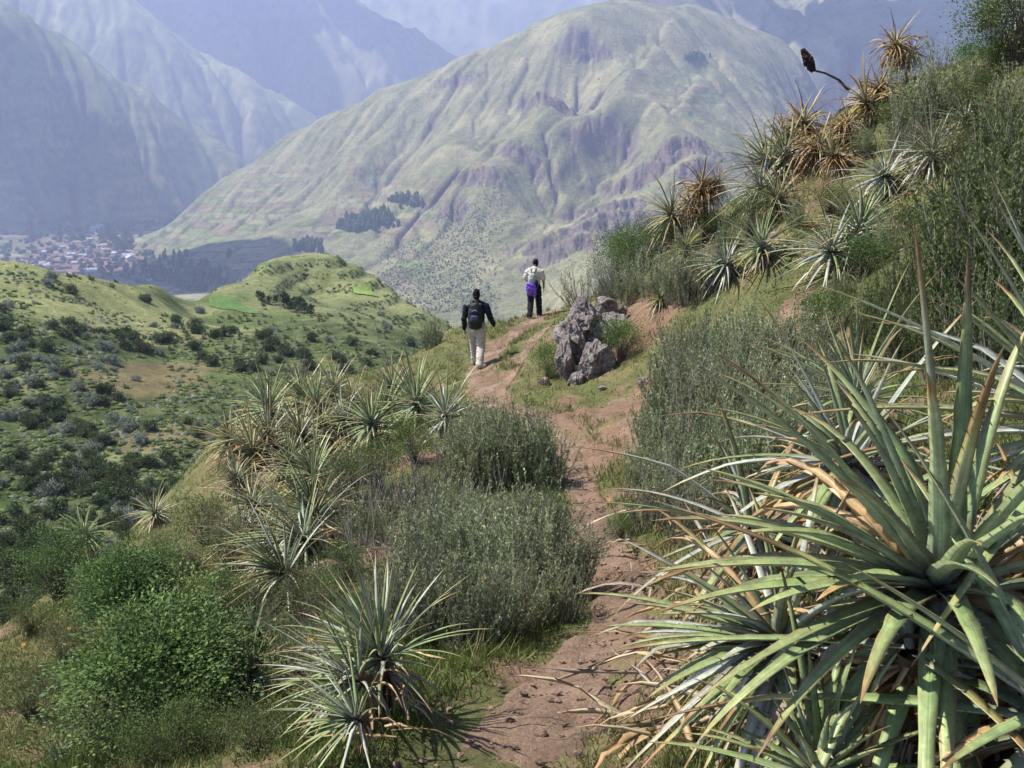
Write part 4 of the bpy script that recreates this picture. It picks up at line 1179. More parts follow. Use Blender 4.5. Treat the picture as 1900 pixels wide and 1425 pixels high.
person(h2, R(-8), J2, 'person in pale shirt and black trousers walking ahead at the bend', L3(0.55, 0.52, 0.44), L3(0.014, 0.014, 0.018), (L3(0.42, 0.38, 0.32), L3(0.06, 0.05, 0.04)), 'shirt', 'short', 5, R(8))

def strap(name, pts, w, c, par):
    bm = bmesh.new(); loft(bm, pts, [(w, .008)] * len(pts), 8)
    me = bpy.data.meshes.new(name); bm.to_mesh(me); bm.free(); const_col(me, c)
    return obj(name, me, M_nylon, par)

bp = obj('backpack', None); bp.location = h1; bp.rotation_euler = (0, 0, R(-6))
tag(bp, 'black backpack with a purple panel on the hiker in beige trousers', 'backpack')
obj('main_bag', fuse('main_bag', [([(0, -.20, .97), (0, -.205, 1.12), (0, -.20, 1.28), (0, -.185, 1.41)], [(.145, .085), (.16, .095), (.15, .088), (.11, .06)], 16)], .011, L3(0.014, 0.015, 0.017), 2, .008, 2), M_nylon, bp)
pk = obj('pocket', fuse('pocket', [([(0, -.285, 1.0), (0, -.30, 1.08), (0, -.285, 1.15)], [(.10, .03), (.115, .035), (.105, .028)], 14)], .009, L3(0.018, 0.018, 0.02), 2, .006, 3), M_nylon, bp)
obj('panel', fuse('panel', [([(-.06, -.294, 1.185), (.05, -.294, 1.185)], [(.022, .014), (.022, .014)], 10, (0, 0, 1))], .007, L3(0.16, 0.12, 0.42), 1), M_nylon, bp)
arc = [(-.05 + .1 * q, -.293 + .004 * abs(q - .5), 1.30 + .02 * math.sin(q * math.pi)) for q in np.linspace(0, 1, 7)]
strap('logo', arc, .010, L3(0.28, 0.30, 0.32), bp)
for s in (-1, 1):
    strap('shoulder_strap', [(s * .09, -.12, 1.40), (s * .10, -.02, 1.485), (s * .115, .10, 1.44), (s * .125, .15, 1.30), (s * .14, .06, 1.10), (s * .15, -.12, 1.02)], .028, L3(0.02, 0.022, 0.025), bp)
    strap('side_cord', [(s * .155, -.17, 1.05), (s * .175, -.13, .98), (s * .18, -.12, .90)], .010, L3(0.30, 0.27, 0.36), bp)
strap('haul_loop', [(-.03, -.15, 1.45), (0, -.15, 1.49), (.03, -.15, 1.45)], .008, L3(0.10, 0.11, 0.12), bp)

b2 = obj('backpack', None); b2.location = h2; b2.rotation_euler = (0, 0, R(-8))
tag(b2, 'small grey-green backpack slung on the hiker in the pale shirt', 'backpack')
obj('main_bag', fuse('main_bag', [([(-.06, -.18, 1.02), (-.05, -.185, 1.15), (-.03, -.17, 1.28)], [(.10, .06), (.115, .07), (.09, .055)], 14)], .011, L3(0.34, 0.38, 0.35), 2, .008, 4), M_nylon, b2)
strap('shoulder_strap', [(-.05, -.15, 1.28), (-.07, -.10, 1.42), (-.10, .0, 1.49), (-.12, .12, 1.42), (-.12, .15, 1.25)], .02, L3(0.05, 0.07, 0.065), b2)
strap('shoulder_strap', [(-.01, -.15, 1.28), (.05, -.115, 1.42), (.10, .0, 1.49), (.12, .12, 1.42), (.12, .15, 1.25)], .02, L3(0.05, 0.07, 0.065), b2)
strap('bottle_strap', [(.02, -.16, 1.24), (.06, -.15, 1.10), (.11, -.16, .98)], .022, L3(0.015, 0.015, 0.018), b2)
obj('side_pouch', fuse('side_pouch', [([(.09, -.17, .96), (.085, -.175, 1.10)], [(.05, .045), (.045, .04)], 12)], .009, L3(0.02, 0.02, 0.024), 1, .005, 9), M_nylon, b2)
jk = obj('jacket', fuse('jacket', [([(-.09, -.215, .76), (-.08, -.25, .90), (-.10, -.255, .99), (-.10, -.235, 1.05)], [(.07, .035), (.125, .055), (.115, .055), (.08, .04)], 14),
    ([(-.12, -.20, 1.04), (-.16, -.22, .95), (-.15, -.22, .80)], [.045, .045, .035]), ([(-.02, -.21, 1.03), (.03, -.24, .92), (.04, -.23, .74), (.03, -.21, .68)], [.045, .05, .04, .03])], .010, L3(0.20, 0.10, 0.50), 1, .03, 8), M_cloth)
jk.location = h2; jk.rotation_euler = (0, 0, R(-8))
tag(jk, 'purple jacket hanging bunched from the smaller backpack', 'jacket')

# ---- dead stalks
M_stalk = mat_col('dead_stalk', 0.9, 0.1, ((12.0, 0.3), (60.0, 0.3)), 0.5, 50.0, 0.01)
p0, p1 = hit_near(372, 938), hit_near(452, 990)
p0 = at(372, 938, p1[1] + .25)
pts = p0 + np.linspace(0, 1, 9)[:, None] * (p1 - p0) + np.random.default_rng(3).normal(size=(9, 3)) * .012
V, F = tube(pts, np.linspace(.022, .036, 9), 7)
tag(obj('fallen_stalk', mesh('fallen_stalk', V, F, np.broadcast_to(L3(0.24, 0.18, 0.14), V.shape)), M_stalk), 'long grey-brown fallen stalk lying out from the left puya patch', 'stalk')
fs = obj('flower_stalk', None); b0 = at(1575, 168, 20.0); fs.location = b0
tag(fs, 'dark dried flower spike leaning out from the skyline puyas', 'flower stalk')
sp = [at(1575,168,20.0), at(1556,148,20.0), at(1532,136,19.95), at(1512,131,19.9), at(1504,122,19.9)]
V, F = tube(np.array(sp) - b0, np.array([.03, .024, .02, .02, .024]), 6)
obj('stalk', mesh('stalk', V, F, np.broadcast_to(L3(0.08, 0.05, 0.04), V.shape)), M_stalk, fs)
A = Acc(); r = np.random.default_rng(9)
s0, s1 = at(1509,131,19.9) - b0, at(1489,92,19.9) - b0
ax = unit(s1 - s0); ux = unit(np.cross(ax, [0, 1, 0])); uy = np.cross(ax, ux)
for k in range(210):
    t = r.random(); an = r.random() * 6.283
    w = .085 * math.sin(min(1, t * 1.5 + .25) * math.pi / 2) * (1.05 - .75 * max(0, t - .45) / .55)
    c = s0 + (s1 - s0) * t; o_ = ux * math.cos(an) + uy * math.sin(an)
    V, F = ICO[1]
    V = V * np.array([.018, .018, .030]) * (.8 + .5 * r.random())
    A.add(V + c + o_ * w, F, L3(0.045, 0.026, 0.028) * (.6 + .9 * r.random()))
V, F = tube(s0 + np.linspace(0, 1, 6)[:, None] * (s1 - s0), np.array([.03, .075, .08, .07, .05, .02]), 8)
A.add(V, F, L3(0.03, 0.018, 0.02))
tag(obj('spike', A.mesh('spike'), M_stalk, fs), kind='stuff')
# ================================================================== PLANTING
rp6 = random.Random(66)
ORD = 'first second third fourth fifth sixth seventh eighth ninth tenth eleventh twelfth'.split()
def nth(items, i):
    """place of item i counted from the left within its own row"""
    k = sorted(range(len(items)), key=lambda q: items[q][0]).index(i)
    if k == 0: return 'leftmost'
    if k == len(items) - 1: return 'rightmost'
    return ORD[k] + ' from the left'
LEFT_PUYA = 'puya rosettes on the slope left of the trail'
RIGHT_PUYA = 'puya rosettes on the slope right of the trail'
NEAR_PUYA = 'big puya rosettes close to the camera'

def above(px, py, h):
    """point on the sight line of a rosette's heart that stands h above the turf"""
    a_, s_ = slope_of(px, py)
    Yq = np.geomspace(1.2, 40, 900)
    k = np.where(s_ * Yq - NEAR.z(a_ * Yq, Yq) < h)[0]
    Yk = Yq[k[0]]
    return np.array([a_ * Yk, Yk, s_ * Yk])

# ---- the big near puyas on the right, every leaf its own object
puya_single(at(1735,1095,2.25), 'largest green puya rosette with spiny strap leaves close by at the right', NEAR_PUYA, (-.72,-.36,.58), 68, .72, .053, 101, .5, th0=5, th1=90, droop=.8, L_var=.12, dead_len=1.0, tip=.13, spines=True, nseg=13, ndead=60, dth=(80, 150), dry_mix=.16)
puya_single(at(1445,1195,2.55), 'silvery puya rosette turned sideways, leaves fanning out over the path edge', NEAR_PUYA, (-.80,-.38,.42), 66, .50, .036, 102, .35, th0=6, th1=105, droop=.5, tip=.1, spines=True, nseg=11, ndead=34, silver_mix=.55, dry_mix=.08)
puya_single(at(2010,790,2.7), 'puya with grey-green leaves reaching in at the right edge of the view', NEAR_PUYA, (-.55,-.25,.8), 60, .70, .040, 103, .5, th0=6, th1=100, droop=.5, tip=.14, spines=True, nseg=9, ndead=14, silver_mix=.4)
puya_single(at(1570,860,3.5), 'grey puya rosette half hidden behind the largest green one', NEAR_PUYA, (-.7,-.3,.65), 50, .55, .036, 104, .5, th0=6, th1=105, droop=.6, tip=.14, nseg=9, ndead=44, silver_mix=.3, dpal=RUST, dth=(80, 150), dry_mix=.1)
puya_single(at(1395,985,3.9), 'ragged puya of dry curled leaves hanging over the trail', NEAR_PUYA, (-.75,-.3,.6), 34, .62, .032, 105, .45, th0=15, th1=120, droop=.8, tip=.3, nseg=9, ndead=80, silver_mix=.25, dpal=RUST, dth=(50, 150), dead_len=.9, dry_mix=.25)
puya_single(at(1520,1440,2.0), 'young puya with short green leaves at the bottom edge of the view', NEAR_PUYA, (-.1,-.1,.98), 40, .30, .026, 106, .25, th0=8, th1=85, droop=.4, tip=.1, spines=True, nseg=8, ndead=14)
puya_single(at(1960,1330,1.85), 'puya in the lower right corner over a skirt of tan dead leaves', NEAR_PUYA, (-.45,-.35,.8), 22, .70, .042, 107, .35, th0=20, th1=105, droop=.5, tip=.2, spines=True, nseg=12, ndead=70, dth=(98, 155), dead_len=1.0, dry_mix=.15)
puya_single(at(1690,1215,2.05), 'heap of hanging tan puya leaves below the largest rosette', NEAR_PUYA, (-.35,-.45,.75), 5, .55, .034, 108, .3, th0=50, th1=120, droop=.9, tip=.3, spines=True, nseg=10, ndead=80, dth=(98, 155), dead_len=1.0, dry_mix=.3)
puya_single(at(1590,735,4.6), 'low puya with thin yellowish leaves beyond the large rosettes', NEAR_PUYA, (-.3,-.1,.95), 44, .50, .024, 109, .35, th0=6, th1=100, droop=.5, tip=.2, nseg=7, ndead=20)

# ---- prominent puyas left of the trail, leaves as objects too
puya_single(above(705,1215,0.28), 'tall fan of blue-green puya leaves beside the lower trail', LEFT_PUYA, (-.36,-.12,.93), 92, .40, .017, 121, .35, th0=3, th1=84, droop=.45, tip=.07, nseg=8, ndead=30, dpal=GREYD, silver_mix=.25)
puya_single(above(655,1262,0.2), 'side rosette of striped silver leaves under the tall fan puya', LEFT_PUYA, (-.85,-.25,.4), 60, .34, .015, 122, .2, th0=4, th1=75, droop=.4, tip=.1, nseg=7, ndead=16, silver_mix=.5)
puya_single(above(655,1335,0.18), 'pale puya rosette low at the bottom beside the path', LEFT_PUYA, (-.8,-.3,.45), 50, .25, .011, 123, .2, th0=4, th1=80, droop=.5, tip=.1, nseg=7, ndead=14, silver_mix=.3)
puya_single(above(772,748,0.4), 'spiky puya crowning the clump beside the trail, highest on the left', LEFT_PUYA, (-.1,-.2,.97), 64, .95, .045, 124, .35, th0=4, th1=105, droop=.45, tip=.08, nseg=6, ndead=24)
puya_single(above(828,772,0.35), 'grey striped puya leaning towards the trail beside the highest left one', LEFT_PUYA, (.35,-.45,.8), 54, .75, .040, 125, .3, th0=4, th1=95, droop=.5, tip=.08, nseg=6, ndead=10, silver_mix=.5)
puya_single(above(583,880,0.22), 'puya rosette mid-slope with a fan of grey-green leaves', LEFT_PUYA, (-.45,-.25,.85), 74, .72, .030, 126, .35, th0=4, th1=100, droop=.45, tip=.12, nseg=6, ndead=26, dpal=STRAW)
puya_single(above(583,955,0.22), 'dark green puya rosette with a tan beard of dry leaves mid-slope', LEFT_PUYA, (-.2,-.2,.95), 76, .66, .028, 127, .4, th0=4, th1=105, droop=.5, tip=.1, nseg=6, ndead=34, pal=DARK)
puya_single(above(560,1000,0.2), 'puya with leaves combed downhill below the bearded rosette', LEFT_PUYA, (-.75,-.35,.5), 70, .64, .026, 128, .3, th0=4, th1=90, droop=.6, tip=.14, nseg=6, ndead=22, silver_mix=.3)
puya_single(above(525,1060,0.18), 'dark puya leaning left at the foot of the mid-slope clump', LEFT_PUYA, (-.7,-.2,.62), 64, .52, .024, 129, .3, th0=4, th1=85, droop=.5, tip=.1, nseg=6, ndead=18, pal=DARK, silver_mix=.3)

# ---- shared prototypes for the rest
puya_proto('green', (-.2,-.15,.96), 66, .60, .032, 141, nseg=6, ndead=30, tip=.1, dpal=STRAW)
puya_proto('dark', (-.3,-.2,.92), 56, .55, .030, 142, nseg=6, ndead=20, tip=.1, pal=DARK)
puya_proto('silver', (-.75,-.3,.55), 60, .60, .032, 143, nseg=6, ndead=18, tip=.12, silver_mix=.7)
puya_proto('dry', (-.35,-.3,.88), 34, .55, .030, 144, nseg=7, ndead=130, tip=.55, dpal=RUST, droop=1.5, th1=115, dead_len=1.0, dth=(45, 150), pal=(L3(.24,.24,.10), L3(.36,.30,.12), L3(.46,.30,.12)), dry_mix=.3)
puya_proto('yellow', (-.5,-.25,.82), 76, .55, .026, 145, nseg=6, ndead=44, tip=.25, dpal=STRAW, pal=(L3(.24,.28,.12), L3(.30,.32,.13), L3(.48,.44,.22)), th1=112)
puya_proto('straw', (-.55,-.25,.8), 80, .54, .024, 146, nseg=6, dth=(75, 150), ndead=80, tip=.25, dpal=STRAW, pal=(L3(.20,.26,.14), L3(.27,.30,.14), L3(.46,.43,.26)), silver_mix=.2, dead_len=.9, th1=110)

def puya_px(key, px, py, radius_px, label, group, rz=0.0, lift=0.25, tilt=(0, 0)):
    g = hit_near(px, py + radius_px * 0.35)
    if g is None: g = at(px, py, 20)
    sc = (1.35 if group == LEFT_PUYA else 1.12) * radius_px * g[1] / FPX / 0.58
    tilt = (rp6.uniform(-.3, .3), rp6.uniform(-.35, .3))
    puya_copy(key, g + np.array([0, 0, lift * sc]), label, group, rz + rp6.uniform(-.4, .4), sc * rp6.uniform(.85, 1.12), tilt)

for a in [
 ('green',590,770,70,'green puya just below the brow row',.9),('straw',500,830,80,'sprawling straw puya at the left middle of the clump',.3),('yellow',540,870,75,'yellow-tipped puya left of the mid-slope fan',2.2),('straw',470,950,75,'straw puya spilling downhill at the clump rim',.1),('straw',650,880,60,'straw puya at the right rim of the clump',1.9),('straw',500,1050,70,'straw puya above the leaning dark rosette',.4),('green',720,770,70,'green puya below the crowning clump',1.1),('straw',730,730,60,'straw puya behind the crowning one',.2),('silver',450,1010,60,'silver puya at the lower left rim of the clump',.0),('yellow',430,830,60,'small yellow puya at the outermost rim of the clump',.5),
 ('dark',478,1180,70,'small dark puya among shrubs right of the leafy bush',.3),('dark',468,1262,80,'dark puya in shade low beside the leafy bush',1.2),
 ('green',690,800,75,'dark-leaved puya standing below the highest left clump',.6),('green',500,772,62,'puya at the upper end of the left slope clump',.2),('yellow',560,745,60,'yellowish puya on the brow left of the trail',.9),
 ('straw',620,735,55,'straw-coloured puya on the brow, next to the crowning one',2.0),('yellow',660,760,60,'pale puya just left of the crowning clump',.1),('straw',560,820,70,'straw heap of puya leaves at the clump middle',.4),('yellow',470,850,70,'straw-yellow puya at the outer rim of the left clump',-.4),

 ('straw',440,900,60,'dry puya at the far left rim of the clump',.5),
 ('straw',480,1010,60,'tangle of dry puya leaves above the leaning dark puya',-.2),('green',160,1020,55,'lone pale puya on the brow at the far left',.0),('straw',290,960,45,'small straw puya on the left brow beyond the bush',.8),('silver',640,790,55,'silver puya between the straw heap and the dark-leaved one',.7),('yellow',600,800,55,'pale yellow puya at the heart of the left clump',1.6)]:
    puya_px(a[0], a[1], a[2], a[3], a[4], LEFT_PUYA, a[5])
for a in [
 ('dry',1460,270,75,'rust-brown puya at the left end of the skyline clump',.9),('dry',1545,300,65,'brown puya low in the middle of the skyline clump',.4),('dry',1630,170,65,'rusty puya between the two highest skyline clumps',1.1),('yellow',1440,380,70,'yellowish puya under the left end of the skyline clump',.3),('dry',1280,410,60,'orange puya between the golden and the rusty ones',.5),('dry',1575,460,60,'rust-edged puya in the middle of the grey ones',.8),
 ('green',1412,468,80,'upright green puya rosette beside the bare side track',.4),('silver',1345,500,75,'silvery puya leaning left, next to the upright green one',.0),
 ('silver',1640,340,80,'silver fan puya with one orange dead leaf on the upper slope',.1),('silver',1725,300,85,'pale silver puya under the tall dark shrubs',.2),('dry',1680,400,60,'rusty dry puya between the two silver fans',1.0),('green',1590,440,95,'long-leaved green puya mid-way up the right slope',-.2),
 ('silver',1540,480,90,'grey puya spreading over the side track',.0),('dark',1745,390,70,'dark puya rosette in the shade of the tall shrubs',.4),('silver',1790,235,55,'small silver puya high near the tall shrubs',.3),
 ('dry',1300,375,62,'rust-orange dry puya on the skyline, lowest of the row',.2),('yellow',1245,430,60,'golden puya on the skyline left of the rusty one',.0),('yellow',1270,470,60,'golden-green puya below the skyline row',.4),('dry',1330,360,45,'rusty tuft beside the lowest skyline puya',1.4),
 ('dry',1490,240,80,'drooping orange puya on the skyline below the flower spike',.5),('dry',1520,280,70,'tangled rust puya in the middle of the skyline clump',1.9),('yellow',1425,320,80,'yellow-green puya hanging down from the skyline clump',-.2),('silver',1410,360,75,'silver puya trailing at the foot of the skyline clump',.2),
 ('dry',1605,205,85,'orange and silver puya high on the skyline right of the flower spike',.1),('dry',1570,240,60,'rusty puya wedged between the skyline clumps',2.6),('dry',1660,115,60,'reddish dry puya highest on the skyline',.6),('dry',1690,120,45,'small reddish dry tuft beside the highest skyline puya',2.2),('green',1455,300,70,'greenish puya inside the skyline clump',.8),('yellow',1225,560,40,'little yellow puya at the top of the rock outcrop',.3)]:
    puya_px(a[0], a[1], a[2], a[3], a[4], RIGHT_PUYA, a[5])

# ---- shrubs
BR = [broom_proto(201, 1.0, .55), broom_proto(202, 1.0, .6, 80, 40), broom_proto(203, 1.0, .5, 60, 50, green=L3(.10,.14,.05)), broom_proto(204, 1.0, .65, 75, 34, green=L3(.13,.155,.085), tipc=L3(.22,.24,.15))]
TW = [broom_proto(205, 1.0, .8, 60, 9, leaf=.02, lean=.8, bare=.45, twig=L3(.22,.19,.18)), broom_proto(206, 1.0, .7, 55, 22, lean=.7, bare=.25, green=L3(.08,.12,.04), twig=L3(.18,.15,.15))]
TALL = [broom_proto(207, 1.0, .45, 62, 80, leaf=.026, lw=.010, green=L3(.075,.11,.03), tipc=L3(.15,.19,.055), start=.15), broom_proto(208, 1.0, .5, 56, 90, leaf=.026, lw=.011, green=L3(.065,.10,.028), tipc=L3(.13,.17,.05), start=.15)]
BU = [bush_proto(221), bush_proto(222, (.6,.6,.5), green=L3(.07,.115,.03), tipc=L3(.16,.22,.06)), bush_proto(223, (.65,.6,.5), 80, 60, .034, .016, L3(.085,.105,.035), L3(.19,.20,.075))]
BIG = bush_proto(224, (.62,.62,.62), 150, 150, .034, .019, L3(.045,.095,.024), L3(.13,.21,.05), core=.45)

def shrub_px(name, proto, px, py, hpx, label, group, sz=1.0, wide=1.0, jit=True):
    g = hit_near(px, py)
    if g is None: return
    hgt = 1.3 * hpx * g[1] / FPX
    shrub(name, proto, g - np.array([0, 0, .03]), label, group, hgt * wide, rp6.uniform(0, 6.28), (rp6.uniform(-.08, .08), rp6.uniform(-.08, .08)), sz / wide)

G1 = 'broom shrubs massed left of the trail'
LST = [(868,905,135),(897,910,150),(925,910,150),(955,910,150),(985,908,140),(1008,900,115),(855,880,90),(885,875,115),(918,875,125),(950,878,125),(985,880,110)]
for i, (px, py, h) in enumerate(LST):
    shrub_px('broom_shrub', BR[i % 4], px, py, h, 'upright olive broom shrub, %s in the tall clump before the trail bend' % nth(LST, i), G1)
LST = [(790,1080,150),(840,1100,180),(885,1110,190),(930,1120,190),(975,1120,190),(1015,1115,180),(1050,1105,140),(865,1035,140),(915,1040,150),(965,1045,150),(1010,1040,140),(800,1025,110)]
for i, (px, py, h) in enumerate(LST):
    shrub_px('broom_shrub', BR[(i * 3) % 4], px, py, h, 'olive broom shrub, %s in the wide lower thicket beside the path' % nth(LST, i), G1)
LST = [(735,1150,130),(775,1175,170),(815,1190,170),(860,1195,175),(905,1185,165),(950,1175,150),(1000,1160,140),(1040,1150,110)]
for i, (px, py, h) in enumerate(LST):
    shrub_px('broom_shrub', BR[(i * 2 + 1) % 4], px, py, h, 'thin broom shrub, %s along the grassy front edge of the thicket' % nth(LST, i), G1)
LST = [(700,950,110),(760,960,130),(660,990,110),(740,1010,130),(820,970,130),(620,1030,90),(690,1040,110)]
for i, (px, py, h) in enumerate(LST):
    shrub_px('twiggy_shrub', TW[i % 2], px, py, h, 'grey half-bare twiggy shrub, %s behind the lower thicket' % nth(LST, i), 'twiggy shrubs left of the trail', wide=1.1)
G2 = 'broom shrubs on the bank right of the trail'
LST = [(1215,975,130),(1250,950,140),(1195,900,105),(1225,870,120),(1285,900,140),(1330,880,140),(1215,820,90),(1250,800,140),(1310,800,150),(1370,800,150),(1430,790,150),(1240,740,100),(1290,730,120),(1350,730,130),(1410,720,130),(1470,720,130),(1270,680,90),(1330,670,100),(1390,660,100),(1500,690,110),(1280,1000,130),(1350,960,150),(1420,900,170),(1490,860,170),(1540,780,140)]
for i, (px, py, h) in enumerate(LST):
    band = lambda y: 0 if y > 850 else (1 if y > 760 else 2)
    row = [q for q in LST if band(q[1]) == band(py)]
    lab = 'grey-green broom shrub, %s ' % nth(row, row.index((px, py, h))) + ['at the lower end of the right bank', 'half way up the right bank', 'at the top of the right bank'][band(py)]
    shrub_px('broom_shrub', BR[(i * 5 + 3) % 4], px, py, h, lab, G2)
G3 = 'tall dark shrubs on the upper right slope'
LST = [(1800,640,270),(1870,640,320),(1735,600,150),(1830,560,270),(1900,560,320),(1690,570,110),(1640,610,110),(1865,430,190),(1905,400,230),(1815,440,140),(1760,700,180),(1700,690,150),(1650,680,120),(1840,700,220),(1900,720,240),(1600,645,110)]
for i, (px, py, h) in enumerate(LST):
    row = [q for q in LST if (q[2] < 160) == (h < 160)]
    lab = ['tall dark green upright shrub, %s of those filling the upper right', 'shorter dark green upright shrub, %s in front of the tall ones'][h < 160] % nth(row, row.index((px, py, h)))
    shrub_px('upright_shrub', TALL[i % 2], px, py, h, lab, G3)
G4 = 'shrubs along the right skyline'
LST = [(1060,560,90,1),(1085,570,80,1),(1045,545,60,0)]
for i, (px, py, h, pr) in enumerate(LST):
    shrub_px('twiggy_shrub', TW[pr], px, py, h, 'feathery twiggy shrub, %s beyond the outcrop at the trail bend' % nth(LST, i), G4)
LST = [(1140,530,70),(1180,525,90),(1215,515,80)]
for i, (px, py, h) in enumerate(LST):
    shrub_px('leafy_bush', BU[i % 2], px, py, h, 'dense dark green bush, %s on the skyline above the outcrop' % nth(LST, i), G4, wide=.9)
LST = [(1130,560,60),(1170,560,75),(1215,560,80),(1255,560,90),(1290,560,90),(1320,540,80),(1350,470,60)]
for i, (px, py, h) in enumerate(LST):
    shrub_px('broom_shrub', BR[(i + 3) % 4], px, py, h, 'silvery-green broom shrub, %s in the row below the skyline bushes' % nth(LST, i), G4)
LST = [(1470,380,70),(1430,400,60)]
for i, (px, py, h) in enumerate(LST):
    shrub_px('twiggy_shrub', TW[i % 2], px, py, h, 'dark brown twiggy shrub, %s of two under the skyline puyas' % nth(LST, i), G4)
LST = [(1700,260,120),(1740,250,130),(1680,300,90)]
for i, (px, py, h) in enumerate(LST):
    shrub_px('broom_shrub', BR[(i + 1) % 4], px, py, h, 'grey-green broom shrub, %s between the skyline puyas and top bush' % nth(LST, i), G4)
LST = [(1850,130,110),(1890,120,140),(1820,160,70)]
for i, (px, py, h) in enumerate(LST):
    shrub_px('leafy_bush', BU[(i + 1) % 2], px, py, h, 'rounded green bush, %s at the very top of the skyline' % nth(LST, i), G4)
LST = [(1560,200,60),(1530,220,60),(1740,140,60)]
for i, (px, py, h) in enumerate(LST):
    shrub_px('twiggy_shrub', TW[0], px, py, h, 'bare dark twiggy shrub, %s behind the skyline puyas' % nth(LST, i), G4)
# bushes that stand out singly
shrub_px('leafy_bush', BIG, 325, 1330, 250, 'big rounded dark green leafy bush low on the left slope', 'leafy bushes', wide=1.0, sz=.62)
shrub_px('leafy_bush', BIG, 240, 1150, 130, 'olive bush on the brow behind the big leafy one', 'leafy bushes', sz=.7)
for px, py, h, k, lab in [(700,905,80,1,'bright green bush on the slope below the crowning puya'),(640,930,70,0,'small dark bush beside the mid-slope puyas'),(1010,575,38,0,'small round bush just right of the leading hiker'),(1152,672,70,1,'green bush growing against the right side of the outcrop'),(1078,662,45,1,'small green bush in a cleft of the outcrop'),(1018,702,60,1,'low green bush at the left foot of the outcrop'),
    (1530,632,80,1,'bright green bush right of the bare side track'),(110,1110,110,0,'dark bush under the lone far left puya'),(360,1400,110,1,'green bush at the bottom edge below the big leafy one'),(210,1380,120,2,'olive bush near the bottom left corner'),(470,1395,100,2,'dull green bush between the bottom puyas'),(60,1330,100,2,'sparse olive bush at the left edge'),
    (430,1060,90,2,'olive bush left of the leaning dark puya'),(380,1010,80,2,'brownish bush on the brow by the fallen stalk'),(770,860,70,0,'dark bush under the grey striped puya'),(1150,1000,45,0,'low dark bush at the right edge of the path'),(560,1160,100,2,'thin olive bush above the tall fan puya'),(1390,440,60,0,'dark bush in front of the skyline clump'),(1310,450,50,1,'green bush among the skyline puyas'),
    (600,1130,70,1,'small green bush right of the dark puya'),(280,1420,90,0,'dark green bush cut by the bottom edge'),(120,1230,70,2,'olive bush on the grassy left slope'),(1035,1125,40,0,'low bush where the path passes the thicket')]:
    shrub_px('leafy_bush', BU[k], px, py, h, lab, 'leafy bushes', wide=.95)
LST = [(520,1180,110),(560,1230,110),(610,1180,90),(540,1290,100),(600,1110,80),(430,1330,110),(330,1370,90),(140,1400,110),(480,1120,80),(250,1330,70)]
for i, (px, py, h) in enumerate(LST):
    shrub_px('twiggy_shrub', TW[i % 2], px, py, h, 'thin grey-green twiggy shrub, %s between the lower left puyas' % nth(LST, i), 'twiggy shrubs left of the trail')
LST = [(760,650,50),(800,645,55),(740,660,40)]
for i, (px, py, h) in enumerate(LST):
    shrub_px('broom_shrub', BR[i % 4], px, py, h, 'feathery green shrub, %s on the brow beside the nearer hiker' % nth(LST, i), G1)
shrub_px('twiggy_shrub', TW[0], 843, 668, 22, 'tiny dark dead twig shrub on the turf left of the nearer hiker', G1)

LST = [(1560,560,60),(1600,520,70),(1640,480,70),(1700,480,80),(1480,420,50),(1540,400,50),(1600,290,50),(1660,260,60),(1770,230,70),(1830,260,90),(1880,260,110),(1760,330,80)]
for i, (px, py, h) in enumerate(LST):
    shrub_px(*(('leafy_bush', BU[i % 3]) if i % 2 else ('broom_shrub', BR[i % 4])), px, py, h, 'low green shrub, %s of those among the upper right puyas' % nth(LST, i), G3)
LST = [(90,1290,60),(180,1270,50),(60,1180,60),(150,1180,60),(220,1400,60),(420,1140,70),(350,1060,60),(300,1040,50),(640,1080,60),(600,1010,60),(680,1010,60)]
for i, (px, py, h) in enumerate(LST):
    shrub_px(*(('leafy_bush', BU[(i + 1) % 3]) if i % 3 else ('broom_shrub', BR[i % 4])), px, py, h, 'low green shrub, %s of those dotted over the left slope' % nth(LST, i), 'leafy bushes')

# ---- grass, pebbles and flowers
r = np.random.default_rng(71)
n = 23000
Yt = np.exp(np.concatenate([r.uniform(math.log(2.2), math.log(33), 15000), r.uniform(math.log(2.6), math.log(10), 8000)])); at_ = r.uniform(-.62, .62, n)
xt = at_ * Yt
pd = path_dist(xt, Yt)
dens = fbm(xt * .8, Yt * .8, 3, .5, 72)
keep = (BARE.z(xt, Yt) < 0.35 + 0.6 * r.random(n) ** 2) & (pd > 0.02 + 0.25 * r.random(n) ** 2) & (dens > -0.45 - 0.2 * r.random(n))
xt, Yt, dens = xt[keep], Yt[keep], dens[keep]; n = len(xt)
nb = 11
bx = np.repeat(xt, nb) + r.normal(size=n * nb) * .035 * np.repeat(Yt / 6 + .5, nb); by = np.repeat(Yt, nb) + r.normal(size=n * nb) * .05 * np.repeat(Yt / 6 + .5, nb)
bz = np.repeat(NEAR.z(xt, Yt), nb)
# follow the slope inside a tuft
ex = 0.05
sx = (NEAR.z(xt + ex, Yt) - NEAR.z(xt - ex, Yt)) / (2 * ex); sy = (NEAR.z(xt, Yt + ex) - NEAR.z(xt, Yt - ex)) / (2 * ex)
bz = bz + np.repeat(sx, nb) * (bx - np.repeat(xt, nb)) + np.repeat(sy, nb) * (by - np.repeat(Yt, nb)) - .006
m = n * nb
hh = (.025 + .055 * r.random(m) ** 1.5) * (0.8 + .6 * np.repeat(np.clip(dens + .4, 0, 1.3), nb)) * (.8 + .035 * by)
D = unit(np.stack([r.normal(size=m) * .5, r.normal(size=m) * .5, np.ones(m)], 1))
S = unit(np.cross(D, rdir(r, m)))
wv = (.0028 + .00042 * by)[:, None]
P = np.stack([bx, by, bz], 1)
V = np.stack([P - S * wv, P + S * wv, P + D * hh[:, None]], 1).reshape(-1, 3)
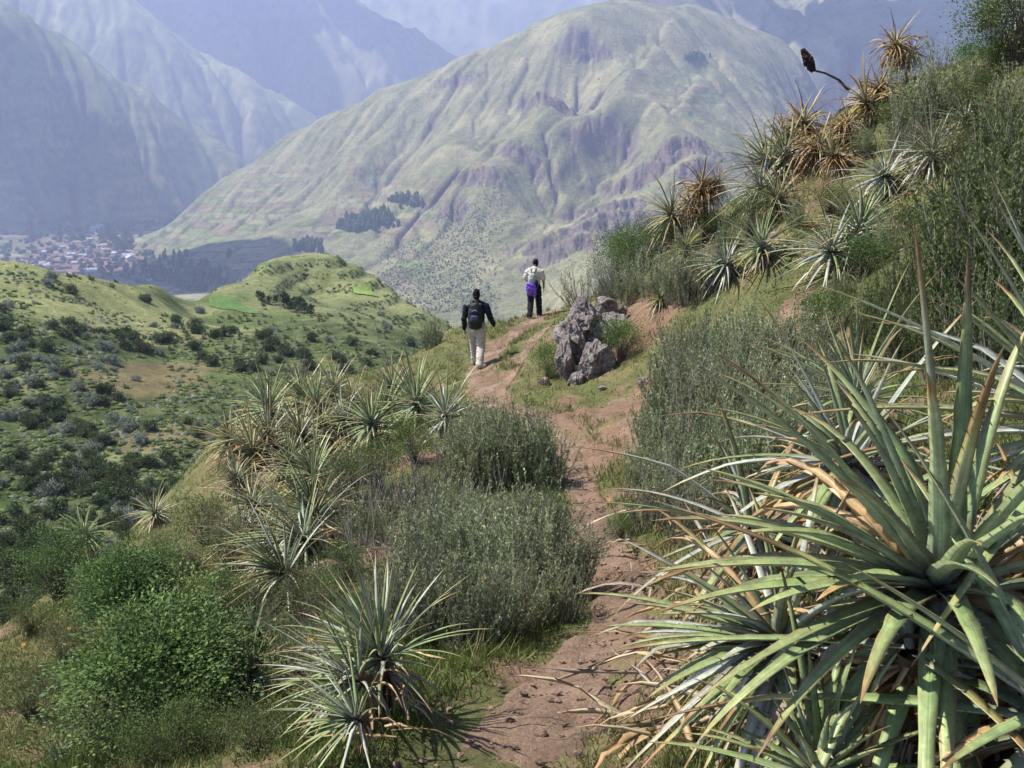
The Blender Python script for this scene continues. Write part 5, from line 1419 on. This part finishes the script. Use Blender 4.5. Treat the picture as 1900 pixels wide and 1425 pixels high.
tone = np.repeat(.85 * sstep(-.3, .8, fbm(xt * .5, Yt * .5, 4, .55, 31) + .3 * r.normal(size=n)), nb)
C = mixc(L3(.10, .15, .035), L3(.27, .235, .105), tone) * (.75 + .5 * r.random((m, 1)))
C = np.repeat(C, 3, 0)
M_grass = mat_col('grass_blade', .7, .15, ((1.0, .15),), trans=.25)
tag(obj('grass', mesh('grass', V, np.arange(m * 3).reshape(-1, 3), C, False), M_grass), 'short green and straw grass over the hillside', 'grass', kind='stuff')

# longer straw tufts at the trail edge
A = Acc()
Pm, wm = PATHS[0]
for k in range(260):
    i = r.integers(4, len(Pm) - 4); t = unit(Pm[i + 1] - Pm[i]); s = r.choice([-1, 1])
    q = Pm[i] + np.array([-t[1], t[0]]) * s * (wm[i] + .1 + .35 * r.random())
    z = float(NEAR.z(q[:1], q[1:])[0])
    b = 16
    base = np.array([q[0], q[1], z - .01]) + r.normal(size=(b, 3)) * np.array([.03, .03, 0])
    D = unit(np.stack([r.normal(size=b) * .6, r.normal(size=b) * .6, np.ones(b)], 1))
    V, F = leaves(base, D, rdir(r, b), .07 + .12 * r.random(b), np.full(b, .005 + .0004 * q[1]))
    A.add(V, F, np.repeat(mixc(L3(.11, .16, .04), L3(.33, .28, .14), r.random(b)), 4, 0))
tag(obj('grass', A.mesh('grass', False), M_grass), 'longer straw-tipped grass tufts along the trail edges', 'grass', kind='stuff')

A = Acc(); V1, F1 = ICO[1]
for k in range(3000):
    Pk, wk = PATHS[r.choice([0, 0, 0, 1, 2])]
    i = int(len(Pk) * r.random() ** 1.8); i = min(i, len(Pk) - 2); t = unit(Pk[i + 1] - Pk[i])
    q = Pk[i] + np.array([-t[1], t[0]]) * wk[i] * r.normal() * .8
    s = .006 + .016 * r.random() ** 3
    A.add(V1 * np.array([s, s * .8, s * .6]) * (1 + .2 * r.normal(size=(len(V1), 1))) + np.array([q[0], q[1], float(NEAR.z(q[:1], q[1:])[0]) + .028]), F1, L3(.30, .20, .15) * (.6 + .8 * r.random()))
tag(obj('gravel', A.mesh('gravel', False), M_rock), 'loose reddish grit and pebbles on the footpath', 'gravel', kind='stuff')

A = Acc()
for (x0, x1, y0, y1, nn, L_, W_) in [(1150,1900,900,1420,330,.38,.03),(430,700,780,1060,220,.5,.026),(600,760,1230,1400,35,.26,.014),(1250,1700,250,480,320,.5,.03)]:
    pts, ok = NEAR.hits(r.uniform(x0, x1, nn), r.uniform(y0, y1, nn), 1.5, 30)
    for p in pts[ok]:
        an = r.random() * 6.283
        V, F, C = puya_leaf(r, p + np.array([0, 0, .03 + .1 * r.random()]), np.array([math.cos(an), math.sin(an), .25 * r.normal()]), L_ * (.5 + r.random()), W_, .5, 5, [DEAD, GREYD, STRAW][r.integers(0, 3)], .3, False, .8, True)
        A.add(V, F, C)
tag(obj('leaf_litter', A.mesh('leaf_litter'), M_puya), 'dry fallen puya leaves strewn under the rosettes', 'leaf litter', kind='stuff')
M_petal = mat_col('petal', .6, .2, ((5.0, .1),), trans=.3)
A = Acc()
for q in range(8):
    an = q / 8 * 6.283
    d = np.array([math.cos(an), math.sin(an), .25])
    V, F = leaves(np.array([d * .003]), unit(d)[None], np.array([[0, 0, 1.0]]), [.017], [.010]); A.add(V, F, L3(.75, .36, .02))
V, F = ICO[1]; A.add(V * .005, F, L3(.35, .14, .01))
mf = A.mesh('blossom', False); mf.materials.append(M_petal)
Vs, Fs = tube(np.array([[0, 0, -.25], [.01, 0, -.12], [0, 0, 0]]), [.002, .002, .0015], 3)
ms = mesh('stem', Vs, Fs, np.broadcast_to(L3(.1, .14, .04), Vs.shape)); ms.materials.append(M_twig)
for px, py, up in [(1207,814,.3),(1127,830,.12),(898,1143,.3),(905,1120,.3),(134,1217,.2),(50,1247,.2),(664,916,.25),(580,1275,.3),(1128,985,.1),(720,905,.2),(1330,700,.3),(1420,600,.3)]:
    g = hit_near(px, py)
    f = obj('flower', None); f.location = g + np.array([0, 0, .25]); sc = .7 + .03 * g[1]; f.scale = (sc, sc, 1)
    f.rotation_euler = (.5, 0, 0)
    side = 'left of' if px < 1000 else 'right of'
    tag(f, 'tiny orange-yellow flower in the scrub %s the trail' % side, 'flower', 'small yellow flowers')
    obj('blossom', mf, None, f); obj('stem', ms, None, f)

# ---- shrubs of the bowl
def far_bush(seed, green, tipc, nclump=44, per=22, leaf=.17, lw=.11):
    a, b, _ = bush_proto(seed, (.95, .95, .75), nclump, per, leaf, lw, green, tipc, inner=.5, lift=.5, core=.72)
    bpy.data.meshes.remove(a)
    b.name = 'bush'
    return b
def arrays(me):
    n = len(me.vertices); co = np.empty(n * 3, np.float32); me.vertices.foreach_get('co', co)
    c = np.empty(n * 4, np.float32); me.color_attributes['Col'].data.foreach_get('color', c)
    f = np.empty(len(me.loops), np.int32); me.loops.foreach_get('vertex_index', f)
    return co.reshape(-1, 3).astype(float), f.reshape(-1, 3), c.reshape(-1, 4)[:, :3].astype(float)
DK = [far_bush(301 + k, g, t) for k, (g, t) in enumerate([(L3(.045,.07,.022), L3(.10,.13,.045)), (L3(.05,.08,.03), L3(.11,.145,.06)), (L3(.055,.075,.03), L3(.12,.14,.06))])]
SV = [far_bush(311 + k, g, t) for k, (g, t) in enumerate([(L3(.15,.18,.13), L3(.28,.31,.24)), (L3(.17,.20,.15), L3(.30,.33,.27))])]
def low_bush(seed, g, t):
    r_ = np.random.default_rng(seed)
    V = np.array([(0, 0, .8), (.6, 0, .35), (0, .6, .3), (-.6, 0, .35), (0, -.6, .3), (.4, .4, -.1), (-.4, .4, -.1), (-.4, -.4, -.1), (.4, -.4, -.1)]) * (1 + .2 * r_.normal(size=(9, 1)))
    F = np.array([(0, 1, 2), (0, 2, 3), (0, 3, 4), (0, 4, 1), (1, 5, 2), (2, 6, 3), (3, 7, 4), (4, 8, 1)])
    n_ = 17
    D = rdir(r_, n_); D[:, 2] = np.abs(D[:, 2])
    V2, F2 = leaves(D * np.array([.65, .65, .6]) * (.6 + .5 * r_.random((n_, 1))), unit(D + rdir(r_, n_) * .8), rdir(r_, n_), np.full(n_, .46), np.full(n_, .28))
    C = mixc(g, t, np.concatenate([r_.random(len(V)) * .6, np.repeat(r_.random(n_), 4)]))
    return np.concatenate([V, V2]), np.concatenate([F, F2 + len(V)]), C
LO = {0: low_bush(321, L3(.06,.09,.03), L3(.135,.17,.06)), 1: low_bush(322, L3(.15,.18,.13), L3(.27,.30,.23)), 2: low_bush(323, L3(.07,.12,.03), L3(.15,.21,.06))}
# zones in the photograph: (px0, px1, py0, py1, dark share, density per 1000 px2, size m)
ZONES = [(300,780,585,690,.97,7.0,1.35),(0,300,600,660,.85,5.0,1.5),(0,260,640,740,.35,4.0,1.1),(140,300,740,850,.3,2.6,1.0),(0,200,740,900,.75,4.0,1.1),(0,260,880,1080,.9,5.0,1.2),(220,330,850,960,.6,1.6,1.0),
 (300,480,700,860,.95,4.5,.8),(420,640,640,740,.9,3.0,.9),(60,420,505,560,.9,1.5,1.5),(430,820,500,610,.85,.35,1.2),(0,400,560,610,.6,.5,1.5),(700,860,590,650,.95,2.4,1.6),(0,120,1050,1200,.9,2.0,1.2),(240,460,840,960,.95,3.0,.9)]
cand = []
r = np.random.default_rng(81)
for (x0, x1, y0, y1, dk, dn, sz) in ZONES:
    for k in range(int((x1 - x0) * (y1 - y0) / 1000 * dn)):
        px, py = r.uniform(x0, x1), r.uniform(y0, y1)
        if any(((px - mx) / mrx) ** 2 + ((py - my) / mry) ** 2 < 1 for mx, my, mrx, mry in [(265,705,50,45),(330,680,35,25),(290,830,40,22),(410,560,80,18),(215,600,60,14),(110,575,60,16),(675,543,30,14)]):
            if r.random() < .93: continue
        g = hit_bowl(px, py)
        if g is None or g[1] > 400: continue
        s = sz * (.5 + .8 * r.random())
        cl = fbm(np.array([g[0] / 12]), np.array([g[1] / 12]), 3, .5, 83)[0]
        if cl + .35 * r.normal() < -.25: continue
        kind = 0 if (r.random() < dk + .3 * cl) else 1
        cand.append((s / g[1], g, s, kind, px, py))
cand.sort(key=lambda c: -c[0])
cnt = [0, 0]; rest = Acc()
def bowl_label(kind, px, py):
    w = 'dark green shrub' if kind == 0 else 'silvery grey shrub'
    if px > 420 and py < 600 and not (px < 480 and py > 590): return w + ' on the flank of the terraced knoll'
    if py < 575: return w + ' near the far rim of the green bowl'
    if px > 290 and py < 720: return w + ' in the thick belt across the green bowl'
    if py < 740: return w + ' on the left side of the green bowl'
    if px > 280: return w + ' beside the brown clearing low in the bowl'
    h_ = ['at the left edge of the view', 'left of the gully', 'close left of the gully bed', 'along the gully bed'][0 if px < 60 else 1 if px < 130 else 2 if px < 200 else 3]
    v_ = ['high up', 'fairly high', 'half way down', 'low down', 'lowest'][0 if py < 800 else 1 if py < 870 else 2 if py < 940 else 3 if py < 1020 else 4]
    return w + ' in bowl scrub, ' + v_ + ' ' + h_
for (q, g, s, kind, px, py) in cand:
    if cnt[kind] < 290:
        cnt[kind] += 1
        me = DK[r.integers(0, 3)] if kind == 0 else SV[r.integers(0, 2)]
        o = obj(['dark_shrub', 'grey_shrub'][kind], me); o.location = g - np.array([0, 0, .12 * s]); o.scale = (s * .75, s * .75, s * (.65 + .3 * r.random())); o.rotation_euler = (0, 0, r.random() * 6.28)
        tag(o, bowl_label(kind, px, py), 'shrub', ['dark shrubs in the bowl', 'silvery shrubs in the bowl'][kind])
    else:
        V, F, C = LO[kind]
        rest.add(V * s * .85 + g - np.array([0, 0, .1 * s]), F, C * (.75 + .5 * r.random()))
# low scrub too fine to count
spx, spy = r.uniform(-40, 860, 13000), r.uniform(475, 1150, 13000)
sg, sok = BOWL.hits(spx, spy, 48, 420)
for k in range(13000):
    px, py, g = spx[k], spy[k], sg[k]
    if not sok[k]: continue
    if any(((px - mx) / mrx) ** 2 + ((py - my) / mry) ** 2 < 1 for mx, my, mrx, mry in [(265,705,45,40),(410,560,85,18),(675,543,32,14),(110,575,55,14)]): continue
    if g[1] > 400: continue
    if fbm(np.array([g[0] / 9]), np.array([g[1] / 9]), 2, .5, 87)[0] + .3 * r.normal() < (-.45 if g[1] < 190 else .1): continue
    s = (.25 + .6 * r.random() ** 1.5) if g[1] < 190 else (.15 + .35 * r.random() ** 2)
    V, F, C = LO[r.choice([0, 2, 2, 1])]
    rest.add(V * s * np.array([.9, .9, .7]) + g - np.array([0, 0, .1 * s]), F, C * (.7 + .6 * r.random()))
# rows of scrub along the terrace risers of the knoll
qx, qy = KN[0] + 60 * r.uniform(-1, 1, 9000), KN[1] + 66 * r.uniform(-1, .4, 9000)
zz = bowl_rbf(qx, qy) + 1.3 * fbm(qx / 38, qy / 38, 4, .5, 91) + .25 * fbm(qx / 6, qy / 6, 3, .5, 92) + .5 * fbm(qx / 25, qy / 25, 3, .5, 93)
fr = zz / 3.0 - np.floor(zz / 3.0)
for x_, y_ in list(zip(qx[(fr > .72)], qy[(fr > .72)]))[:3000]:
    s = .35 + .4 * r.random()
    V, F, C = LO[r.choice([0, 0, 2, 1])]
    rest.add(V * s + np.array([x_, y_, float(BOWL.z(x_, y_)) - .1]), F, C * (.7 + .6 * r.random()))
rm = rest.mesh('scrub', False)
tag(obj('scrub', rm, M_leaf), 'low mixed scrub covering the bowl between the larger shrubs', 'scrub', kind='stuff')

# ---- trees by the knoll
def tree_proto(seed, green, tipc):
    a, b, _ = bush_proto(seed, (.22, .22, .5), 34, 14, .13, .08, green, tipc, inner=.2)
    bpy.data.meshes.remove(a); b.name = 'crown'
    V, F = tube(np.array([[0, 0, -.1], [.01, 0, .3], [0, .01, .8]]), [.03, .022, .008], 5)
    t = mesh('trunk', V, F, np.broadcast_to(L3(.2, .16, .12), V.shape)); t.materials.append(M_twig)
    return b, t
TR = [tree_proto(331, L3(.04,.065,.02), L3(.09,.115,.04)), tree_proto(332, L3(.05,.075,.03), L3(.10,.13,.05))]
def tree(g, h, label, group, k, w=1.0):
    o = obj('tree', None); o.location = g; o.scale = (h * .85 * w, h * .85 * w, h * .85); o.rotation_euler = (0, 0, k * 1.7)
    tag(o, label, 'tree', group)
    obj('crown', TR[k % 2][0], None, o); obj('trunk', TR[k % 2][1], None, o)
for k, (px, py, h) in enumerate([(487,562,3.2),(500,565,2.6),(512,565,2.8),(527,570,4.6),(533,572,4),(548,575,3.8),(556,580,4.6),(565,582,3.6),(480,556,2.6),(578,585,3.2),(540,578,2.8)]):
    g = hit_bowl(px, py)
    if g is not None: tree(g, h, 'slender dark tree in the short row at the foot of the knoll', 'trees in a row at the foot of the knoll', k)

# ---- far scrub and woods on the main mountain, valley trees, road and village
MAIN = SHEETS['broad grassy mountain with reddish cliff bands across the valley']
def hit_main_many(pxs, pys):
    p, g = MAIN.hits(pxs, pys, 1400, 4200)
    return p[g]
r = np.random.default_rng(91)
OV = np.array([(1, 0, 0), (-1, 0, 0), (0, 1, 0), (0, -1, 0), (0, 0, 1), (0, 0, -1)], float)
OF = np.array([(0, 2, 4), (2, 1, 4), (1, 3, 4), (3, 0, 4), (2, 0, 5), (1, 2, 5), (3, 1, 5), (0, 3, 5)])
A = Acc(); V1, F1 = ICO[1]
px = r.uniform(600, 990, 11000); py = r.uniform(330, 580, 11000)
jn = 60 * fbm(px / 90, py / 60, 3, .5, 95)
edge = (py > 545 - (px - 620) * .62 + jn + 14 * r.normal(size=len(px))) & (py < 650 - (px - 700) * .35 + jn) & (px < 930 + jn + 20 * r.normal(size=len(px)))
G = hit_main_many(px[edge], py[edge])
px2 = r.uniform(300, 1420, 900); py2 = r.uniform(60, 560, 900)
G2_ = hit_main_many(px2, py2)
for g in np.concatenate([G, G2_]):
    s = 0.8 + 1.6 * r.random() ** 2
    A.add(OV * np.array([s * .9, s * .9, s * 1.3]) * (1 + .25 * r.normal(size=(6, 1))) + g + np.array([0, 0, s * .5]), OF, L3(.105, .125, .07) * (.7 + .5 * r.random()))
for (cx, cy, wx, wy, nn) in [(680,412,40,8,150),(655,425,22,6,70),(700,405,20,8,80),(570,460,22,8,90),(755,375,30,10,40),(1290,110,22,4,40),(340,520,70,30,260)]:
    G = hit_main_many(cx + wx * r.normal(size=nn) * .6, cy + wy * r.normal(size=nn) * .6 - 0.0)
    for g in G:
        s = 5 + 5 * r.random()
        A.add(V1 * np.array([s * .7, s * .7, s * 1.5]) * (1 + .25 * r.normal(size=(len(V1), 1))) + g + np.array([0, 0, s * .8]), F1, L3(.04, .065, .03) * (.6 + .9 * r.random()))
M_wood = mat_col('far_foliage', .9, .05, ((.1, .3),))
tag(obj('far_scrub', A.mesh('far_scrub', False), M_wood), 'dark dots of scrub and small woods on the main mountain', 'scrub', kind='stuff')

def floor_at(px, py):
    a, s = slope_of(px, py); Y = ZV / s
    return np.array([a * Y, Y, ZV + 3 * float(fbm(np.array([a * Y / 300]), np.array([Y / 300]), 3, .5, 441)[0])])
V1 = ICO[1][0]
for k in range(46):
    if k < 22: px, py, lab = 200 + 50 * r.random(), 425 + 45 * r.random(), 'dark tree in the grove beside the pale valley road'
    else: px, py, lab = 20 + 190 * r.random(), 405 + 50 * r.random(), 'dark tree among the fields beyond the village'
    tree(floor_at(px, py), 26 + 22 * r.random(), lab, 'trees on the valley floor', k, 1.2)
A = Acc()
for k in range(900):
    px, py = (r.uniform(0, 420), 360 + 60 * r.random() ** 1.0) if k < 500 else (r.uniform(0, 300), r.uniform(400, 540))
    s = 5 + 7 * r.random()
    A.add(V1 * np.array([s, s, s]) * (1 + .3 * r.normal(size=(len(V1), 1))) + floor_at(px, py) + np.array([0, 0, s * .5]), F1, L3(.045, .07, .035) * (.6 + .9 * r.random()))
tag(obj('valley_scrub', A.mesh('valley_scrub', False), M_wood), 'hedges and thickets dotted over the valley floor', 'scrub', kind='stuff')
rd = np.array([floor_at(*p) for p in [(172,430),(180,437),(196,444),(207,452),(218,462),(226,466),(240,470)]])
t = np.linspace(0, 6, 40); rc = np.stack([np.interp(t, range(7), rd[:, k]) for k in range(3)], 1); rc[:, 2] = ZV + 4.5
T = unit(np.gradient(rc, axis=0)); Nn = np.stack([-T[:, 1], T[:, 0], 0 * T[:, 0]], 1)
wd = np.interp(t, [0, 4.5, 5, 6], [5, 6, 12, 16])[:, None]
tag(obj('road', mesh('road', np.stack([rc - Nn * wd, rc + Nn * wd], 1).reshape(-1, 3), grid_faces(40, 2), np.tile(L3(.62, .56, .5), (80, 1))), M_floor), 'pale dirt road curving past the village', kind='structure')

M_house = mat_col('house', .8, .2, ((.3, .1),))
def house_mesh(wallc, roofc):
    A = Acc()
    V = np.array([(-1, -.6, 0), (1, -.6, 0), (1, .6, 0), (-1, .6, 0), (-1, -.6, .75), (1, -.6, .75), (1, .6, .75), (-1, .6, .75), (-1, 0, 1.15), (1, 0, 1.15)], float)
    A.add(V, [np.array([[0, 1, 5, 4], [1, 2, 6, 5], [2, 3, 7, 6], [3, 0, 4, 7]]), np.array([[4, 7, 8], [5, 9, 6]])], wallc)
    V = np.array([(-1.1, -.72, .70), (1.1, -.72, .70), (1.1, 0, 1.2), (-1.1, 0, 1.2), (-1.1, .72, .70), (1.1, .72, .70)], float)
    A.add(V, np.array([[0, 1, 2, 3], [3, 2, 5, 4]]), roofc)
    V = np.array([(-.6, -.605, .25), (-.3, -.605, .25), (-.3, -.605, .55), (-.6, -.605, .55), (.2, -.605, 0), (.45, -.605, 0), (.45, -.605, .55), (.2, -.605, .55)], float)
    A.add(V, np.array([[0, 1, 2, 3], [4, 5, 6, 7]]), L3(.05, .05, .06))
    me = A.mesh('house', False); me.materials.append(M_house)
    return me
HM = [(house_mesh(L3(.26, .19, .15), L3(.18, .12, .095)), 'brown-roofed adobe house in the valley village'), (house_mesh(L3(.5, .47, .43), L3(.2, .135, .11)), 'white-walled house in the valley village'), (house_mesh(L3(.4, .38, .36), L3(.42, .42, .44)), 'bright tin-roofed house in the valley village')]
spots = []
for k in range(130):
    u_ = r.random()
    px, py = 10 + 190 * u_ + r.normal() * 8, 525 - 65 * u_ + r.normal() * 14
    if py < 440 or py > 540: continue
    spots.append((px, py, r.choice([0, 0, 0, 1, 2]), 7 + 5 * r.random()))
spots += [(168,433,2,16),(176,428,2,18),(186,424,2,16),(153,440,2,12),(147,444,2,10),(166,446,2,10),(236,478,2,16),(243,484,2,20),(238,462,2,14),(57,417,2,18),(172,505,2,13),(166,508,2,12),(175,499,2,10),(83,497,2,12),(92,494,2,10),(305,372,2,18),(320,368,2,18),(335,352,1,16),(345,350,1,16),(274,524,2,12)]
for (px, py, k, s) in spots:
    o = obj('house', HM[k][0]); o.location = floor_at(px, py); o.scale = (s, s, s * .8); o.rotation_euler = (0, 0, .5 + r.normal() * .3 + (r.random() < .3) * 1.57)
    tag(o, HM[k][1], 'house', 'houses of the valley village')
